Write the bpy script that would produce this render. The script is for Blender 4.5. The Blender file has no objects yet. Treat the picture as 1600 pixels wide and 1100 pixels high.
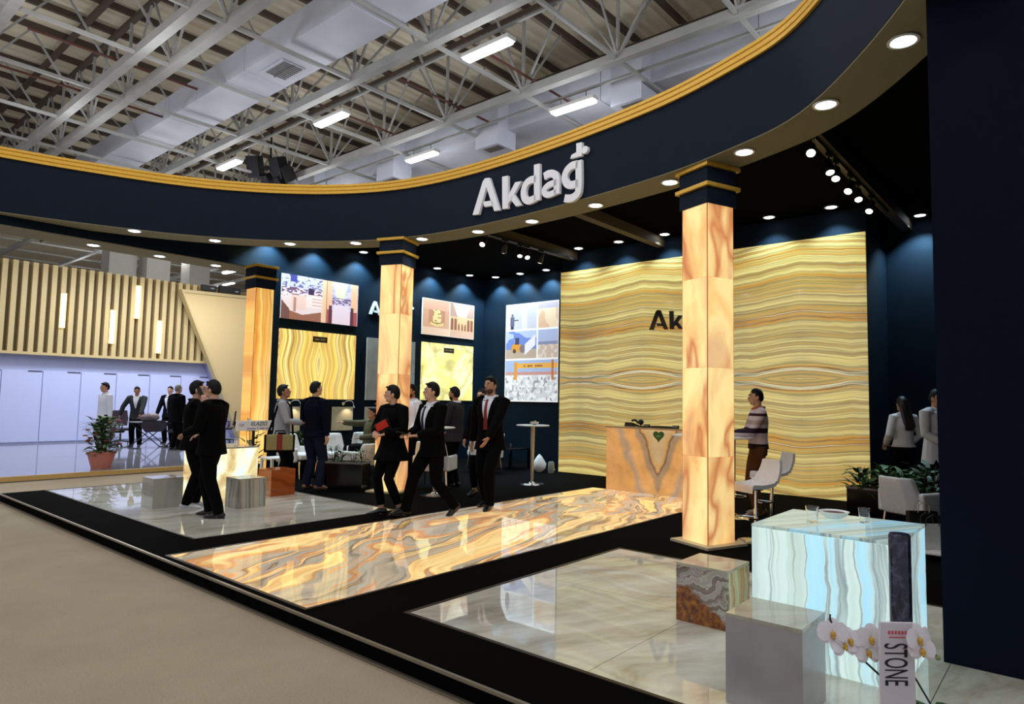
import bpy, math, random
import numpy as np
from mathutils import Vector, Matrix

# ---------------------------------------------------------------- camera, sky, lamps, exposure
S = bpy.context.scene
COL = S.collection
cam_d = bpy.data.cameras.new('camera')
cam = bpy.data.objects.new('camera', cam_d); COL.objects.link(cam)
S.camera = cam
cam_d.sensor_width = 36.0
cam_d.lens = 1034.21 / 1600 * 36.0
cam_d.shift_x = -0.01875
cam_d.clip_start = 0.05; cam_d.clip_end = 300
_r = Vector((0.63780514, -0.77001634, 0.01671665)); _u = Vector((-0.06613745, -0.0331317, 0.99726031)); _f = Vector((0.76735288, 0.63716335, 0.07205848))
cam.matrix_world = Matrix(((_r.x, _u.x, -_f.x, 0), (_r.y, _u.y, -_f.y, 0), (_r.z, _u.z, -_f.z, 1.65), (0, 0, 0, 1)))

W = bpy.data.worlds.new('hall_air'); S.world = W; W.use_nodes = True
W.node_tree.nodes['Background'].inputs[0].default_value = (0.86, 0.90, 1.0, 1)
W.node_tree.nodes['Background'].inputs[1].default_value = 0.50

S.view_settings.view_transform = 'Standard'; S.view_settings.look = 'None'
S.view_settings.exposure = 0.0; S.view_settings.gamma = 1.0
S.view_settings.use_curve_mapping = False

def lamp(name, kind, loc, energy, color=(1, 1, 1), rot=None, **kw):
    d = bpy.data.lights.new(name, kind); d.energy = energy; d.color = color
    for k, v in kw.items(): setattr(d, k, v)
    o = bpy.data.objects.new(name, d); COL.objects.link(o); o.location = loc
    if rot is not None: o.rotation_euler = rot
    return o

# the hall's fluorescent battens, plus unseen point fill under them: rows along the roof, over the aisle and behind the photographer
HALL_ROWS = [(9.45, y) for y in (3.6, 9.15, 14.7, 20.2, 25.7, 31.2)] + [(12.65, y) for y in (3.8, 9.3, 14.85, 20.2, 25.7, 31.2)]
for i, (x, y) in enumerate(HALL_ROWS):
    lamp('batten_light', 'AREA', (x, y, 8.72), 34, (0.92, 0.97, 1.0), shape='RECTANGLE', size=0.2, size_y=1.3)
    lamp('roof_fill', 'POINT', (x, y, 7.9), 62, (0.95, 0.97, 1.0), shadow_soft_size=0.4)  # unseen point fill hung below the fixture, added to brighten the roof
for x in (-3.0, 2.0, 5.0):
    for y in (-2.0, 3.5, 9.0, 14.5, 20.0):
        lamp('aisle_batten_light', 'AREA', (x, y, 8.72), 34, (0.95, 0.97, 1.0), shape='RECTANGLE', size=0.3, size_y=1.6)
        lamp('aisle_roof_fill', 'POINT', (x, y, 7.9), 55, (0.95, 0.97, 1.0), shadow_soft_size=0.4)  # same added point fill over the aisle, no fixture at this height

for x, y in ((11, 38), (17, 37), (13, 46), (20, 45)):
    lamp('far_roof_fill', 'POINT', (x, y, 7.9), 110, (0.95, 0.97, 1.0), shadow_soft_size=0.4)  # unseen point lamps added to lift the dark far deck

# ---------------------------------------------------------------- helpers
R = math.radians
random.seed(7)
def L(c):
    c = c / 255.0
    return c / 12.92 if c <= 0.04045 else ((c + 0.055) / 1.055) ** 2.4
def RGB(r, g, b): return (L(r), L(g), L(b), 1.0)

class G:
    """small node-graph builder for one procedural material"""
    def __init__(s, name):
        s.m = bpy.data.materials.new(name); s.m.use_nodes = True
        s.t = s.m.node_tree; s.t.nodes.clear()
        s.out = s.t.nodes.new('ShaderNodeOutputMaterial')
        s.b = s.t.nodes.new('ShaderNodeBsdfPrincipled')
        s.t.links.new(s.b.outputs[0], s.out.inputs[0])
    def put(s, sock, v):
        if v is None: return
        if hasattr(v, 'links'): s.t.links.new(v, sock)
        elif isinstance(v, (tuple, list)) and sock.type == 'RGBA' and len(v) == 3: sock.default_value = (*v, 1)
        else: sock.default_value = v
    def node(s, typ, ins=(), **kw):
        n = s.t.nodes.new(typ)
        for k, v in kw.items(): setattr(n, k, v)
        for k, v in (ins.items() if isinstance(ins, dict) else enumerate(ins)): s.put(n.inputs[k], v)
        return n
    def obj(s): return s.node('ShaderNodeTexCoord').outputs['Object']
    def rnd(s): return s.node('ShaderNodeObjectInfo').outputs['Random']
    def sep(s, v): return s.node('ShaderNodeSeparateXYZ', [v]).outputs
    def comb(s, x=0.0, y=0.0, z=0.0): return s.node('ShaderNodeCombineXYZ', [x, y, z]).outputs[0]
    def math(s, op, a, b=None, c=None): return s.node('ShaderNodeMath', [a, b, c], operation=op).outputs[0]
    def mul(s, a, b): return s.math('MULTIPLY', a, b)
    def add(s, a, b): return s.math('ADD', a, b)
    def noise(s, vec, scale=1.0, detail=4.0, rough=0.5, dist=0.0):
        return s.node('ShaderNodeTexNoise', {'Vector': vec, 'Scale': scale, 'Detail': detail, 'Roughness': rough, 'Distortion': dist}).outputs[0]
    def ramp(s, fac, stops, interp='LINEAR'):
        n = s.t.nodes.new('ShaderNodeValToRGB'); s.put(n.inputs[0], fac); e = n.color_ramp.elements
        n.color_ramp.interpolation = interp
        while len(e) < len(stops): e.new(0.5)
        for el, (p, c) in zip(e, stops): el.position = p; el.color = c if len(c) == 4 else (*c, 1)
        return n.outputs[0]
    def mix(s, fac, a, b, blend='MIX'):
        n = s.t.nodes.new('ShaderNodeMix'); n.data_type = 'RGBA'; n.blend_type = blend
        s.put(n.inputs[0], fac); s.put(n.inputs[6], a); s.put(n.inputs[7], b)
        return n.outputs[2]
    def bump(s, h, strength=0.2, dist=0.02):
        n = s.node('ShaderNodeBump', {'Strength': strength, 'Distance': dist, 'Height': h}); s.put(s.b.inputs['Normal'], n.outputs[0])
    def fin(s, base=None, rough=0.5, metal=0.0, emit=None, es=0.0, spec=0.5, **kw):
        s.put(s.b.inputs['Base Color'], base); s.put(s.b.inputs['Roughness'], rough); s.put(s.b.inputs['Metallic'], metal)
        s.put(s.b.inputs['Specular IOR Level'], spec)
        if emit is not None: s.put(s.b.inputs['Emission Color'], emit); s.put(s.b.inputs['Emission Strength'], es)
        for k, v in kw.items(): s.put(s.b.inputs[k], v)
        return s.m

_mc = {}
def M(name, rgb=None, rough=0.55, metal=0.0, spec=0.5, var=0.06, scale=30.0, es=0.0, **kw):
    """plain procedural material: a colour with faint noise in it"""
    if name in _mc: return _mc[name]
    g = G(name); c = RGB(*rgb)
    n = g.noise(g.obj(), scale, 3)
    f = g.ramp(n, [(0.3, (1 - var,) * 3), (0.7, (1 + var,) * 3)])
    base = g.mix(1.0, c, f, 'MULTIPLY')
    m = g.fin(base, rough, metal, base if es else None, es, spec, **kw)
    _mc[name] = m; return m

class MB:
    """collects geometry for ONE mesh object"""
    def __init__(s): s.v = []; s.f = []; s.mi = []; s.cur = 0
    def addf(s, vs, fs):
        o = len(s.v); s.v += [tuple(v) for v in vs]; s.f += [tuple(i + o for i in f) for f in fs]; s.mi += [s.cur] * len(fs); return s
    def box(s, x0, x1, y0, y1, z0, z1):
        return s.hexa([(x0, y0, z0), (x1, y0, z0), (x1, y1, z0), (x0, y1, z0)], [(x0, y0, z1), (x1, y0, z1), (x1, y1, z1), (x0, y1, z1)])
    def hexa(s, a, b): return s.addf(list(a) + list(b), [(0, 3, 2, 1), (4, 5, 6, 7), (0, 1, 5, 4), (1, 2, 6, 5), (2, 3, 7, 6), (3, 0, 4, 7)])
    def cbox(s, c, d, rot=None):
        c = Vector(c); pts = []
        for z in (-.5, .5):
            for x, y in ((-.5, -.5), (.5, -.5), (.5, .5), (-.5, .5)):
                p = Vector((x * d[0], y * d[1], z * d[2]))
                pts.append(c + (rot @ p if rot is not None else p))
        return s.hexa(pts[:4], pts[4:])
    def bar(s, a, b, w, h=None):
        """square bar from a to b"""
        a = Vector(a); b = Vector(b); t = (b - a).normalized(); h = h or w
        up = Vector((0, 0, 1)) if abs(t.z) < 0.95 else Vector((1, 0, 0))
        x = t.cross(up).normalized() * w / 2; y = x.cross(t).normalized() * h / 2
        return s.hexa([a - x - y, a + x - y, a + x + y, a - x + y], [b - x - y, b + x - y, b + x + y, b - x + y])
    def loft(s, rings, cap=True, closed=False):
        n = len(rings[0]); vs = [p for r in rings for p in r]; fs = []
        m = len(rings)
        for i in range(m if closed else m - 1):
            j = (i + 1) % m
            for k in range(n): fs.append((i * n + k, i * n + (k + 1) % n, j * n + (k + 1) % n, j * n + k))
        if cap and not closed: fs += [tuple(range(n - 1, -1, -1)), tuple((m - 1) * n + k for k in range(n))]
        return s.addf(vs, fs)
    def tube(s, pts, r, n=8, closed=False, cap=True, side=None):
        """r: number, list of numbers, or list of (u, v) radii"""
        pts = [Vector(p) for p in pts]; m = len(pts)
        rr = r if isinstance(r, (list,)) else [r] * m
        rings = []; ref = Vector(side) if side is not None else None
        for i, p in enumerate(pts):
            if closed: t = (pts[(i + 1) % m] - pts[i - 1])
            else: t = (pts[min(i + 1, m - 1)] - pts[max(i - 1, 0)])
            t.normalize()
            if ref is None: ref = Vector((1, 0, 0)) if abs(t.x) < 0.9 else Vector((0, 1, 0))
            u = ref - t * ref.dot(t)
            if u.length < 1e-4: u = Vector((0, 1, 0)) - t * t.y
            u.normalize(); v = t.cross(u); 
            if side is None: ref = u
            a, b = rr[i] if isinstance(rr[i], (tuple, list)) else (rr[i], rr[i])
            rings.append([p + u * (a * math.cos(2 * math.pi * k / n)) + v * (b * math.sin(2 * math.pi * k / n)) for k in range(n)])
        return s.loft(rings, cap, closed)
    def cyl(s, c, r, z0, z1, n=20, r2=None):
        return s.lathe([(r, z0), (r2 if r2 is not None else r, z1)], c, n)
    def lathe(s, prof, c=(0, 0, 0), n=20, cap=True):
        rings = [[(c[0] + r * math.cos(2 * math.pi * k / n), c[1] + r * math.sin(2 * math.pi * k / n), c[2] + z) for k in range(n)] for r, z in prof]
        return s.loft(rings, cap)
    def ball(s, c, r, nu=12, nv=8, rot=None):
        c = Vector(c); r = r if isinstance(r, (tuple, list)) else (r, r, r); vs = []; fs = []
        for j in range(1, nv):
            for i in range(nu):
                th = math.pi * j / nv; ph = 2 * math.pi * i / nu
                p = Vector((r[0] * math.sin(th) * math.cos(ph), r[1] * math.sin(th) * math.sin(ph), r[2] * math.cos(th)))
                vs.append(c + (rot @ p if rot is not None else p))
        top = Vector((0, 0, r[2])); a = len(vs)
        vs += [c + (rot @ top if rot is not None else top), c - (rot @ top if rot is not None else top)]
        for j in range(nv - 2):
            for i in range(nu): fs.append((j * nu + i, (j + 1) * nu + i, (j + 1) * nu + (i + 1) % nu, j * nu + (i + 1) % nu))
        for i in range(nu):
            fs.append((a, i, (i + 1) % nu)); fs.append((a + 1, (nv - 2) * nu + (i + 1) % nu, (nv - 2) * nu + i))
        return s.addf(vs, fs)
    def prism(s, poly, fn, d0, d1):
        """2-D outline extruded; fn(u, v, d) -> point"""
        n = len(poly); vs = [fn(u, v, d0) for u, v in poly] + [fn(u, v, d1) for u, v in poly]
        fs = [tuple(range(n - 1, -1, -1)), tuple(range(n, 2 * n))] + [(k, (k + 1) % n, n + (k + 1) % n, n + k) for k in range(n)]
        return s.addf(vs, fs)
    def mesh(s, name, mats):
        me = bpy.data.meshes.new(name); me.from_pydata(s.v, [], s.f); 
        for m in (mats if isinstance(mats, (list, tuple)) else [mats]): me.materials.append(m)
        if any(s.mi): me.polygons.foreach_set('material_index', s.mi)
        me.validate(); me.update(); return me

def link(name, me, parent=None, loc=None, rot=None):
    o = bpy.data.objects.new(name, me); COL.objects.link(o)
    if parent is not None: o.parent = parent
    if loc is not None: o.location = loc
    if rot is not None: o.rotation_euler = rot
    return o
def part(name, mb, mat, parent=None, smooth=False, bevel=0.0, seg=2, **props):
    me = mb.mesh(name, mat)
    fix_normals(me)
    o = link(name, me, parent)
    if smooth: shade(me, smooth if smooth is not True else 40)
    if bevel:
        b = o.modifiers.new('bevel', 'BEVEL'); b.width = bevel; b.segments = seg; b.limit_method = 'ANGLE'
    for k, v in props.items(): o[k] = v
    return o
import bmesh
def fix_normals(me):
    bm = bmesh.new(); bm.from_mesh(me); bmesh.ops.recalc_face_normals(bm, faces=bm.faces); bm.to_mesh(me); bm.free()
def shade(me, deg=40):
    me.polygons.foreach_set('use_smooth', [True] * len(me.polygons))
    if deg < 180:
        try: me.set_sharp_from_angle(angle=R(deg))
        except Exception: pass
def thing(name, label, cat, loc=(0, 0, 0), rz=0.0, group=None):
    o = bpy.data.objects.new(name, None); COL.objects.link(o); o.location = loc; o.rotation_euler = (0, 0, rz)
    o.empty_display_size = 0.1
    return tag(o, label, cat, group)
def tag(o, label, cat, group=None):
    o['label'] = label; o['category'] = cat
    if group: o['group'] = group
    return o
def struct(name, mb, mat, label=None, **kw):
    o = part(name, mb, mat, **kw); o['kind'] = 'structure'
    if label: o['label'] = label
    return o
def shell(name, label=None):
    o = bpy.data.objects.new(name, None); COL.objects.link(o); o['kind'] = 'structure'
    if label: o['label'] = label
    return o
def copy_tree(o, parent=None):
    c = o.copy(); COL.objects.link(c)
    if parent is not None: c.parent = parent
    for ch in list(o.children): copy_tree(ch, c)
    return c
def again(o, label, loc, rz=None, group=None):
    c = copy_tree(o); c.location = loc
    if rz is not None: c.rotation_euler = (0, 0, rz)
    c['label'] = label
    if group: c['group'] = group
    return c
def text(name, body, size, mat, parent=None, loc=(0, 0, 0), rot=(0, 0, 0), ext=0.002, align='CENTER', sx=1.0, shear=0.0):
    cu = bpy.data.curves.new(name, 'FONT'); cu.body = body; cu.size = size; cu.extrude = ext; cu.align_x = align; cu.align_y = 'CENTER'; cu.shear = shear
    cu.materials.append(mat)
    o = bpy.data.objects.new(name, cu); COL.objects.link(o); o.location = loc; o.rotation_euler = rot; o.scale = (sx, 1, 1)
    if parent is not None: o.parent = parent
    return o
def stroke(pts, w):
    """outline polygon of a thick open line in 2-D"""
    P = [Vector(p) for p in pts]; lft = []; rgt = []
    for i, p in enumerate(P):
        a = (P[i] - P[i - 1]).normalized() if i else None
        b = (P[i + 1] - P[i]).normalized() if i < len(P) - 1 else None
        t = ((a or b) + (b or a)).normalized(); n = Vector((-t.y, t.x))
        k = 1.0 / max(0.6, n.dot(Vector((-(a or b).y, (a or b).x))))
        lft.append(p + n * (w / 2 * k)); rgt.append(p - n * (w / 2 * k))
    return lft, rgt
def smooth_line(pts, n=6):
    """Catmull-Rom through the points"""
    P = [Vector(p) for p in pts]; out = []
    for i in range(len(P) - 1):
        p0 = P[max(i - 1, 0)]; p1 = P[i]; p2 = P[i + 1]; p3 = P[min(i + 2, len(P) - 1)]
        for k in range(n):
            t = k / n
            out.append(0.5 * ((2 * p1) + (p2 - p0) * t + (2 * p0 - 5 * p1 + 4 * p2 - p3) * t * t + (3 * p1 - p0 - 3 * p2 + p3) * t ** 3))
    out.append(P[-1]); return out
# ---------------------------------------------------------------- materials of the place
PZ = 0.12            # top of the stand's platform
black_carpet = M('black_carpet', (6, 5, 5), 0.95, spec=0.03, var=0.25, scale=120)
navy = M('navy_board', (18, 28, 44), 0.75, spec=0.15, var=0.08, scale=6)
navy_wall = M('navy_wall_paint', (8, 25, 38), 0.7, spec=0.12, var=0.08, scale=4)
ink = M('ink_black_board', (3, 3, 4), 0.9, spec=0.02)
inky_navy = M('inky_navy_board', (9, 15, 32), 0.8, spec=0.1)
tan = M('tan_soffit_paint', (138, 132, 104), 0.75, spec=0.3)
gold = M('gold_trim_paint', (222, 172, 58), 0.42, metal=0.25)
chrome = M('chrome', (225, 225, 228), 0.12, metal=1.0)
alu = M('aluminium_edge', (150, 142, 130), 0.35, metal=0.8)
white_plastic = M('white_plastic', (232, 230, 226), 0.4)
white_paint = M('white_letter_paint', (252, 252, 255), 0.45, var=.01)
black_plastic = M('black_plastic', (16, 16, 18), 0.45)
black_gloss = M('black_acrylic', (10, 10, 11), 0.15)
steel_paint = M('grey_roof_steel', (176, 176, 174), 0.5, var=0.1, scale=2)
rust_pipe = M('rusty_red_pipe', (104, 58, 48), 0.6)
purlin_m = M('brown_purlin', (92, 80, 70), 0.7)
duct_m = M('galvanised_duct', (218, 222, 236), 0.55, metal=0.1, var=0.07, scale=1.2)
lamp_white = M('lamp_diffuser', (255, 255, 255), 0.4, es=6.0, var=0.0)
spot_glow = M('downlight_glow', (235, 245, 255), 0.4, es=12.0, var=0.0)

def hall_carpet():
    g = G('beige_aisle_carpet'); c = g.obj()
    n = g.noise(c, 1.2, 5, 0.6); n2 = g.noise(c, 90, 2)
    col = g.mix(1.0, g.ramp(n, [(0.3, RGB(164, 149, 127)), (0.7, RGB(176, 161, 138))]), g.ramp(n2, [(0.25, (0.86,) * 3), (0.75, (1.1,) * 3)]), 'MULTIPLY')
    g.bump(n2, 0.3, 0.01); return g.fin(col, 0.95, spec=0.1)
def deck_mat():
    g = G('ribbed_roof_deck'); c = g.obj(); n = g.noise(c, 0.35, 4)
    return g.fin(g.ramp(n, [(0.3, RGB(226, 216, 198)), (0.55, RGB(238, 230, 206)), (0.75, RGB(236, 214, 194))]), 0.8, spec=0.2)
def strata(name, vert=True, mirror=None, zmir=None, freq=5.0, wav=(0.5, 0.28), es=1.0, stops=None, axis='yz', fine=26.0, base=0.5, dark=0.45, rough=0.08):
    """backlit banded onyx. bands run along the first axis, stacked along the second"""
    g = G(name); x, y, z = g.sep(g.obj()); ax = dict(x=x, y=y, z=z)
    a, b = ax[axis[0]], ax[axis[1]]
    if mirror: a = g.math('PINGPONG', g.add(a, -mirror[0] + 20 * mirror[1]), mirror[1])
    if zmir is not None: b = g.math('ABSOLUTE', g.add(b, -zmir))
    w = g.noise(g.comb(a, g.mul(b, 0.12), 3.1), wav[0] * 2, 1.5, 0.4)
    w2 = g.noise(g.comb(g.mul(a, 0.9), g.mul(b, 0.5), 7.7), 3.0, 2, 0.5)
    t = g.add(b, g.add(g.mul(g.add(w, -0.5), wav[1] * 2.6), g.mul(g.add(w2, -0.5), 0.05)))
    big = g.noise(g.comb(g.mul(a, 0.012), 0.3, t), freq, 5, 0.6)
    col = g.ramp(big, stops)
    fn = g.noise(g.comb(g.mul(a, 0.005), 9.0, t), fine, 3, 0.6)
    col = g.mix(1.0, col, g.ramp(fn, [(0.30, (dark, dark * .9, dark * .75)), (0.42, (0.92,) * 3), (0.60, (1.0,) * 3), (0.75, (1.28, 1.25, 1.1))]), 'MULTIPLY')
    cl = g.noise(g.comb(a, b, 1.3), 0.7, 3)
    col = g.mix(1.0, col, g.ramp(cl, [(0.28, (0.74, 0.75, 0.78)), (0.5, (1.0, 0.96, 0.9)), (0.72, (1.14, 1.06, 0.86))]), 'MULTIPLY')
    return g.fin(g.mix(1.0, col, (base,) * 3, 'MULTIPLY'), rough, emit=col, es=es)
onyx_stops = [(0.26, RGB(116, 84, 40)), (0.33, RGB(190, 142, 70)), (0.385, RGB(166, 148, 104)), (0.43, RGB(206, 186, 118)), (0.475, RGB(236, 222, 150)), (0.51, RGB(172, 154, 108)), (0.55, RGB(212, 184, 108)), (0.595, RGB(204, 150, 74)), (0.615, RGB(140, 104, 58)), (0.64, RGB(246, 240, 200)), (0.665, RGB(120, 118, 92)), (0.70, RGB(190, 166, 106)), (0.76, RGB(160, 126, 66))]
onyx_wall_m = strata('banded_green_gold_onyx', mirror=(6.63, 1.51), zmir=2.08, freq=4.6, wav=(0.42, 0.16), es=0.72, stops=onyx_stops, fine=26, dark=.30)
panel_stops = [(0.28, RGB(150, 112, 40)), (0.38, RGB(226, 178, 84)), (0.46, RGB(250, 222, 120)), (0.52, RGB(196, 150, 80)), (0.58, RGB(252, 236, 160)), (0.66, RGB(238, 184, 80)), (0.75, RGB(206, 190, 130))]
panel_m = strata('upright_gold_onyx', mirror=(7.85, 3.0), freq=5.0, wav=(0.5, 0.10), es=1.0, stops=panel_stops, axis='zx', fine=20)
def panel_vert():
    """upright bands mirrored about the middle of the panel"""
    g = G('upright_gold_onyx_mirrored'); x, y, z = g.sep(g.obj())
    a = g.math('ABSOLUTE', x)
    w = g.noise(g.comb(z, 0.0, 4.4), 1.0, 1)
    t = g.add(a, g.mul(g.add(w, -0.5), 0.35))
    big = g.noise(g.comb(g.mul(z, 0.015), 0.0, t), 5.0, 4, 0.6)
    col = g.ramp(big, panel_stops)
    fn = g.noise(g.comb(g.mul(z, 0.008), 5.0, t), 26, 3)
    col = g.mix(1.0, col, g.ramp(fn, [(0.32, (0.55,) * 3), (0.48, (1.0,) * 3), (0.7, (1.15, 1.12, 1.0))]), 'MULTIPLY')
    return g.fin(g.mix(1.0, col, (0.5,) * 3, 'MULTIPLY'), 0.1, emit=col, es=1.0)
def marbled(name, stops, scale=1.0, dist=1.5, es=1.0, vein=None, vscale=1.6, base=0.5, rough=0.08, stretch=(1, 1, 1), rnd=True, seed=0.0, vw=0.035, vdist=1.2):
    """cloudy backlit stone with wandering veins"""
    g = G(name); c = g.obj()
    off = g.mul(g.rnd(), 17.0) if rnd else seed
    m = g.node('ShaderNodeVectorMath', [c, stretch], operation='MULTIPLY').outputs[0]
    v = g.node('ShaderNodeVectorMath', [m, g.comb(off, off, off)], operation='ADD').outputs[0]
    n = g.noise(v, scale, 5, 0.55, dist)
    col = g.ramp(n, stops)
    if vein:
        k = g.math('ABSOLUTE', g.add(g.noise(v, vscale, 3, 0.55, vdist), -0.5))
        col = g.mix(g.ramp(k, [(0.0, (1, 1, 1)), (vw, (0.25,) * 3), (vw * 2.4, (0, 0, 0))]), col, vein)
    return g.fin(g.mix(1.0, col, (base,) * 3, 'MULTIPLY'), rough, emit=col if es else None, es=es)
col_onyx = marbled('honey_onyx', [(0.27, RGB(184, 142, 114)), (0.38, RGB(236, 180, 116)), (0.46, RGB(250, 206, 132)), (0.55, RGB(255, 228, 156)), (0.64, RGB(244, 200, 138)), (0.75, RGB(216, 172, 134))], 1.05, 0.6, 0.93, RGB(200, 126, 78), 0.55, stretch=(1.5, 1.5, 0.6), vw=.035, vdist=.8)
col_onyx_b = strata('streaked_honey_onyx', freq=4.5, wav=(0.6, 0.10), es=1.0, axis='zx', fine=18, dark=0.62, stops=[(0.3, RGB(206, 132, 58)), (0.42, RGB(250, 196, 100)), (0.52, RGB(255, 222, 138)), (0.6, RGB(226, 160, 72)), (0.7, RGB(255, 234, 160))])
def swirl():
    g = G('swirling_grey_amber_onyx'); c = g.obj()
    x, y, z = g.sep(c)
    p = g.comb(g.add(g.mul(x, 0.40), g.mul(y, 0.22)), g.add(g.mul(y, 0.72), g.mul(x, -0.22)), 0.0)
    w = g.node('ShaderNodeTexNoise', {'Vector': p, 'Scale': 0.75, 'Detail': 3.0, 'Distortion': 0.6}).outputs[1]
    q = g.node('ShaderNodeVectorMath', [p, g.node('ShaderNodeVectorMath', [w, (1.7, 1.7, 0.0)], operation='MULTIPLY').outputs[0]], operation='ADD').outputs[0]
    qx, qy, qz = g.sep(q)
    n = g.noise(g.comb(g.mul(qx, 0.30), g.mul(qy, 1.5), 2.0), 1.5, 4, 0.5, 0.5)
    col = g.ramp(n, [(0.24, RGB(240, 160, 76)), (0.33, RGB(255, 216, 140)), (0.372, RGB(120, 88, 62)), (0.39, RGB(168, 156, 138)), (0.425, RGB(182, 170, 150)), (0.445, RGB(206, 142, 90)), (0.475, RGB(250, 212, 148)), (0.505, RGB(134, 108, 82)), (0.525, RGB(172, 162, 142)), (0.565, RGB(190, 172, 146)), (0.585, RGB(212, 144, 86)), (0.62, RGB(255, 222, 152)), (0.76, RGB(236, 158, 76))])
    f = g.noise(g.comb(g.mul(qx, 0.6), g.mul(qy, 3.0), 5.0), 5, 3)
    col = g.mix(1.0, col, g.ramp(f, [(0.3, (0.78,) * 3), (0.6, (1.06,) * 3)]), 'MULTIPLY')
    return g.fin(g.mix(1.0, col, (0.4,) * 3, 'MULTIPLY'), 0.03, emit=col, es=0.86)
def pale_marble():
    g = G('pale_polished_marble'); c = g.obj(); x, y, z = g.sep(c)
    w = g.noise(c, 0.8, 3)
    t = g.add(g.add(g.mul(x, 0.35), g.mul(y, 1.0)), g.mul(g.add(w, -0.5), 0.8))
    n = g.noise(g.comb(g.mul(x, 0.3), t, 0.0), 3.2, 5, 0.6)
    col = g.ramp(n, [(0.3, RGB(156, 147, 128)), (0.42, RGB(190, 184, 168)), (0.55, RGB(208, 204, 190)), (0.66, RGB(222, 220, 208)), (0.75, RGB(186, 178, 158))])
    return g.fin(col, 0.02, spec=0.8)
def counter_onyx():
    g = G('bookmatched_amber_onyx'); x, y, z = g.sep(g.obj())
    a = g.math('ABSOLUTE', g.add(y, -5.42))
    w = g.noise(g.comb(a, z, 2.2), 1.6, 4, 0.5, 0.6)
    t = g.add(g.add(a, g.mul(z, -0.40)), g.mul(g.add(w, -0.5), 0.40))
    col = g.ramp(g.add(t, 0.5), [(0.0, RGB(208, 168, 116)), (0.22, RGB(200, 172, 128)), (0.30, RGB(212, 160, 96)), (0.345, RGB(120, 92, 70)), (0.37, RGB(170, 142, 112)), (0.44, RGB(176, 140, 104)), (0.50, RGB(222, 164, 98)), (0.66, RGB(232, 170, 102)), (0.78, RGB(178, 152, 128)), (0.88, RGB(226, 164, 92)), (1.0, RGB(216, 158, 96))])
    col = g.mix(1.0, col, g.ramp(g.noise(g.comb(a, z, 6.0), 3.0, 5, .6), [(.3, (.8, .78, .76)), (.65, (1.08, 1.06, 1.02))]), 'MULTIPLY')
    return g.fin(g.mix(1.0, col, (0.5,) * 3, 'MULTIPLY'), 0.12, emit=col, es=0.72)
def bar_onyx(name, axes, es=1.0):
    g = G(name); x, y, z = g.sep(g.obj()); a = g.add(g.mul(x, axes[0]), g.mul(y, axes[1]))
    w = g.noise(g.comb(g.mul(a, .35), z, 1.0), 2.2, 3, 0.5); w2 = g.noise(g.comb(a, z, 4.0), 14, 3)
    t = g.add(a, g.add(g.mul(g.add(w, -0.5), 0.16), g.mul(g.add(w2, -.5), .016)))
    n = g.noise(g.comb(0.0, g.mul(z, 0.02), t), 4.6, 5, 0.55)
    col = g.ramp(n, [(0.26, RGB(150, 128, 104)), (0.33, RGB(182, 204, 200)), (0.43, RGB(190, 214, 206)), (0.50, RGB(208, 232, 226)), (0.535, RGB(140, 158, 162)), (0.56, RGB(196, 226, 226)), (0.585, RGB(170, 224, 246)), (0.66, RGB(196, 238, 252)), (0.70, RGB(176, 176, 160)), (0.76, RGB(206, 214, 190))])
    fn = g.noise(g.comb(0.0, g.mul(z, 0.02), t), 30, 2)
    col = g.mix(1.0, col, g.ramp(fn, [(0.28, (0.62, 0.58, 0.52)), (0.40, (1, 1, 1))]), 'MULTIPLY')
    return g.fin(g.mix(1.0, col, (0.6,) * 3, 'MULTIPLY'), 0.1, emit=col, es=es)
green_onyx = marbled('lemon_mint_onyx', [(0.28, RGB(160, 190, 140)), (0.4, RGB(236, 224, 120)), (0.5, RGB(252, 238, 150)), (0.6, RGB(255, 248, 190)), (0.72, RGB(226, 200, 110))], 1.6, 1.2, 1.0, RGB(196, 184, 112), 0.9, vw=.05)
swirl_m = swirl(); marble_m = pale_marble(); counter_m = counter_onyx(); panel_vert_m = panel_vert()
bar_m = bar_onyx('cool_white_striped_onyx', (0.25, 1.0), 0.86)
bar_top_m = bar_onyx('cool_white_striped_onyx_top', (0.45, 0.9), 0.42)
carpet_m = hall_carpet(); deck_m = deck_mat()

# ---------------------------------------------------------------- the setting
struct('floor', MB().box(-14, 46, -16, 64, -0.2, 0.0), carpet_m, 'beige aisle carpet of the exhibition hall')
pl = struct('floor_platform', MB().box(2.66, 13.2, -3.0, 12.5, 0.0, PZ), black_carpet, 'low platform of the stand covered in black carpet')
part('edge_strip', MB().box(2.648, 2.668, -3.0, 12.5, PZ - 0.012, PZ + 0.006), alu, pl, label='thin metal edge strip along the platform')
part('skirting', MB().box(2.635, 2.66, -3.0, 12.5, 0.0, 0.018), alu, pl, label='thin metal strip at the foot of the platform')
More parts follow.
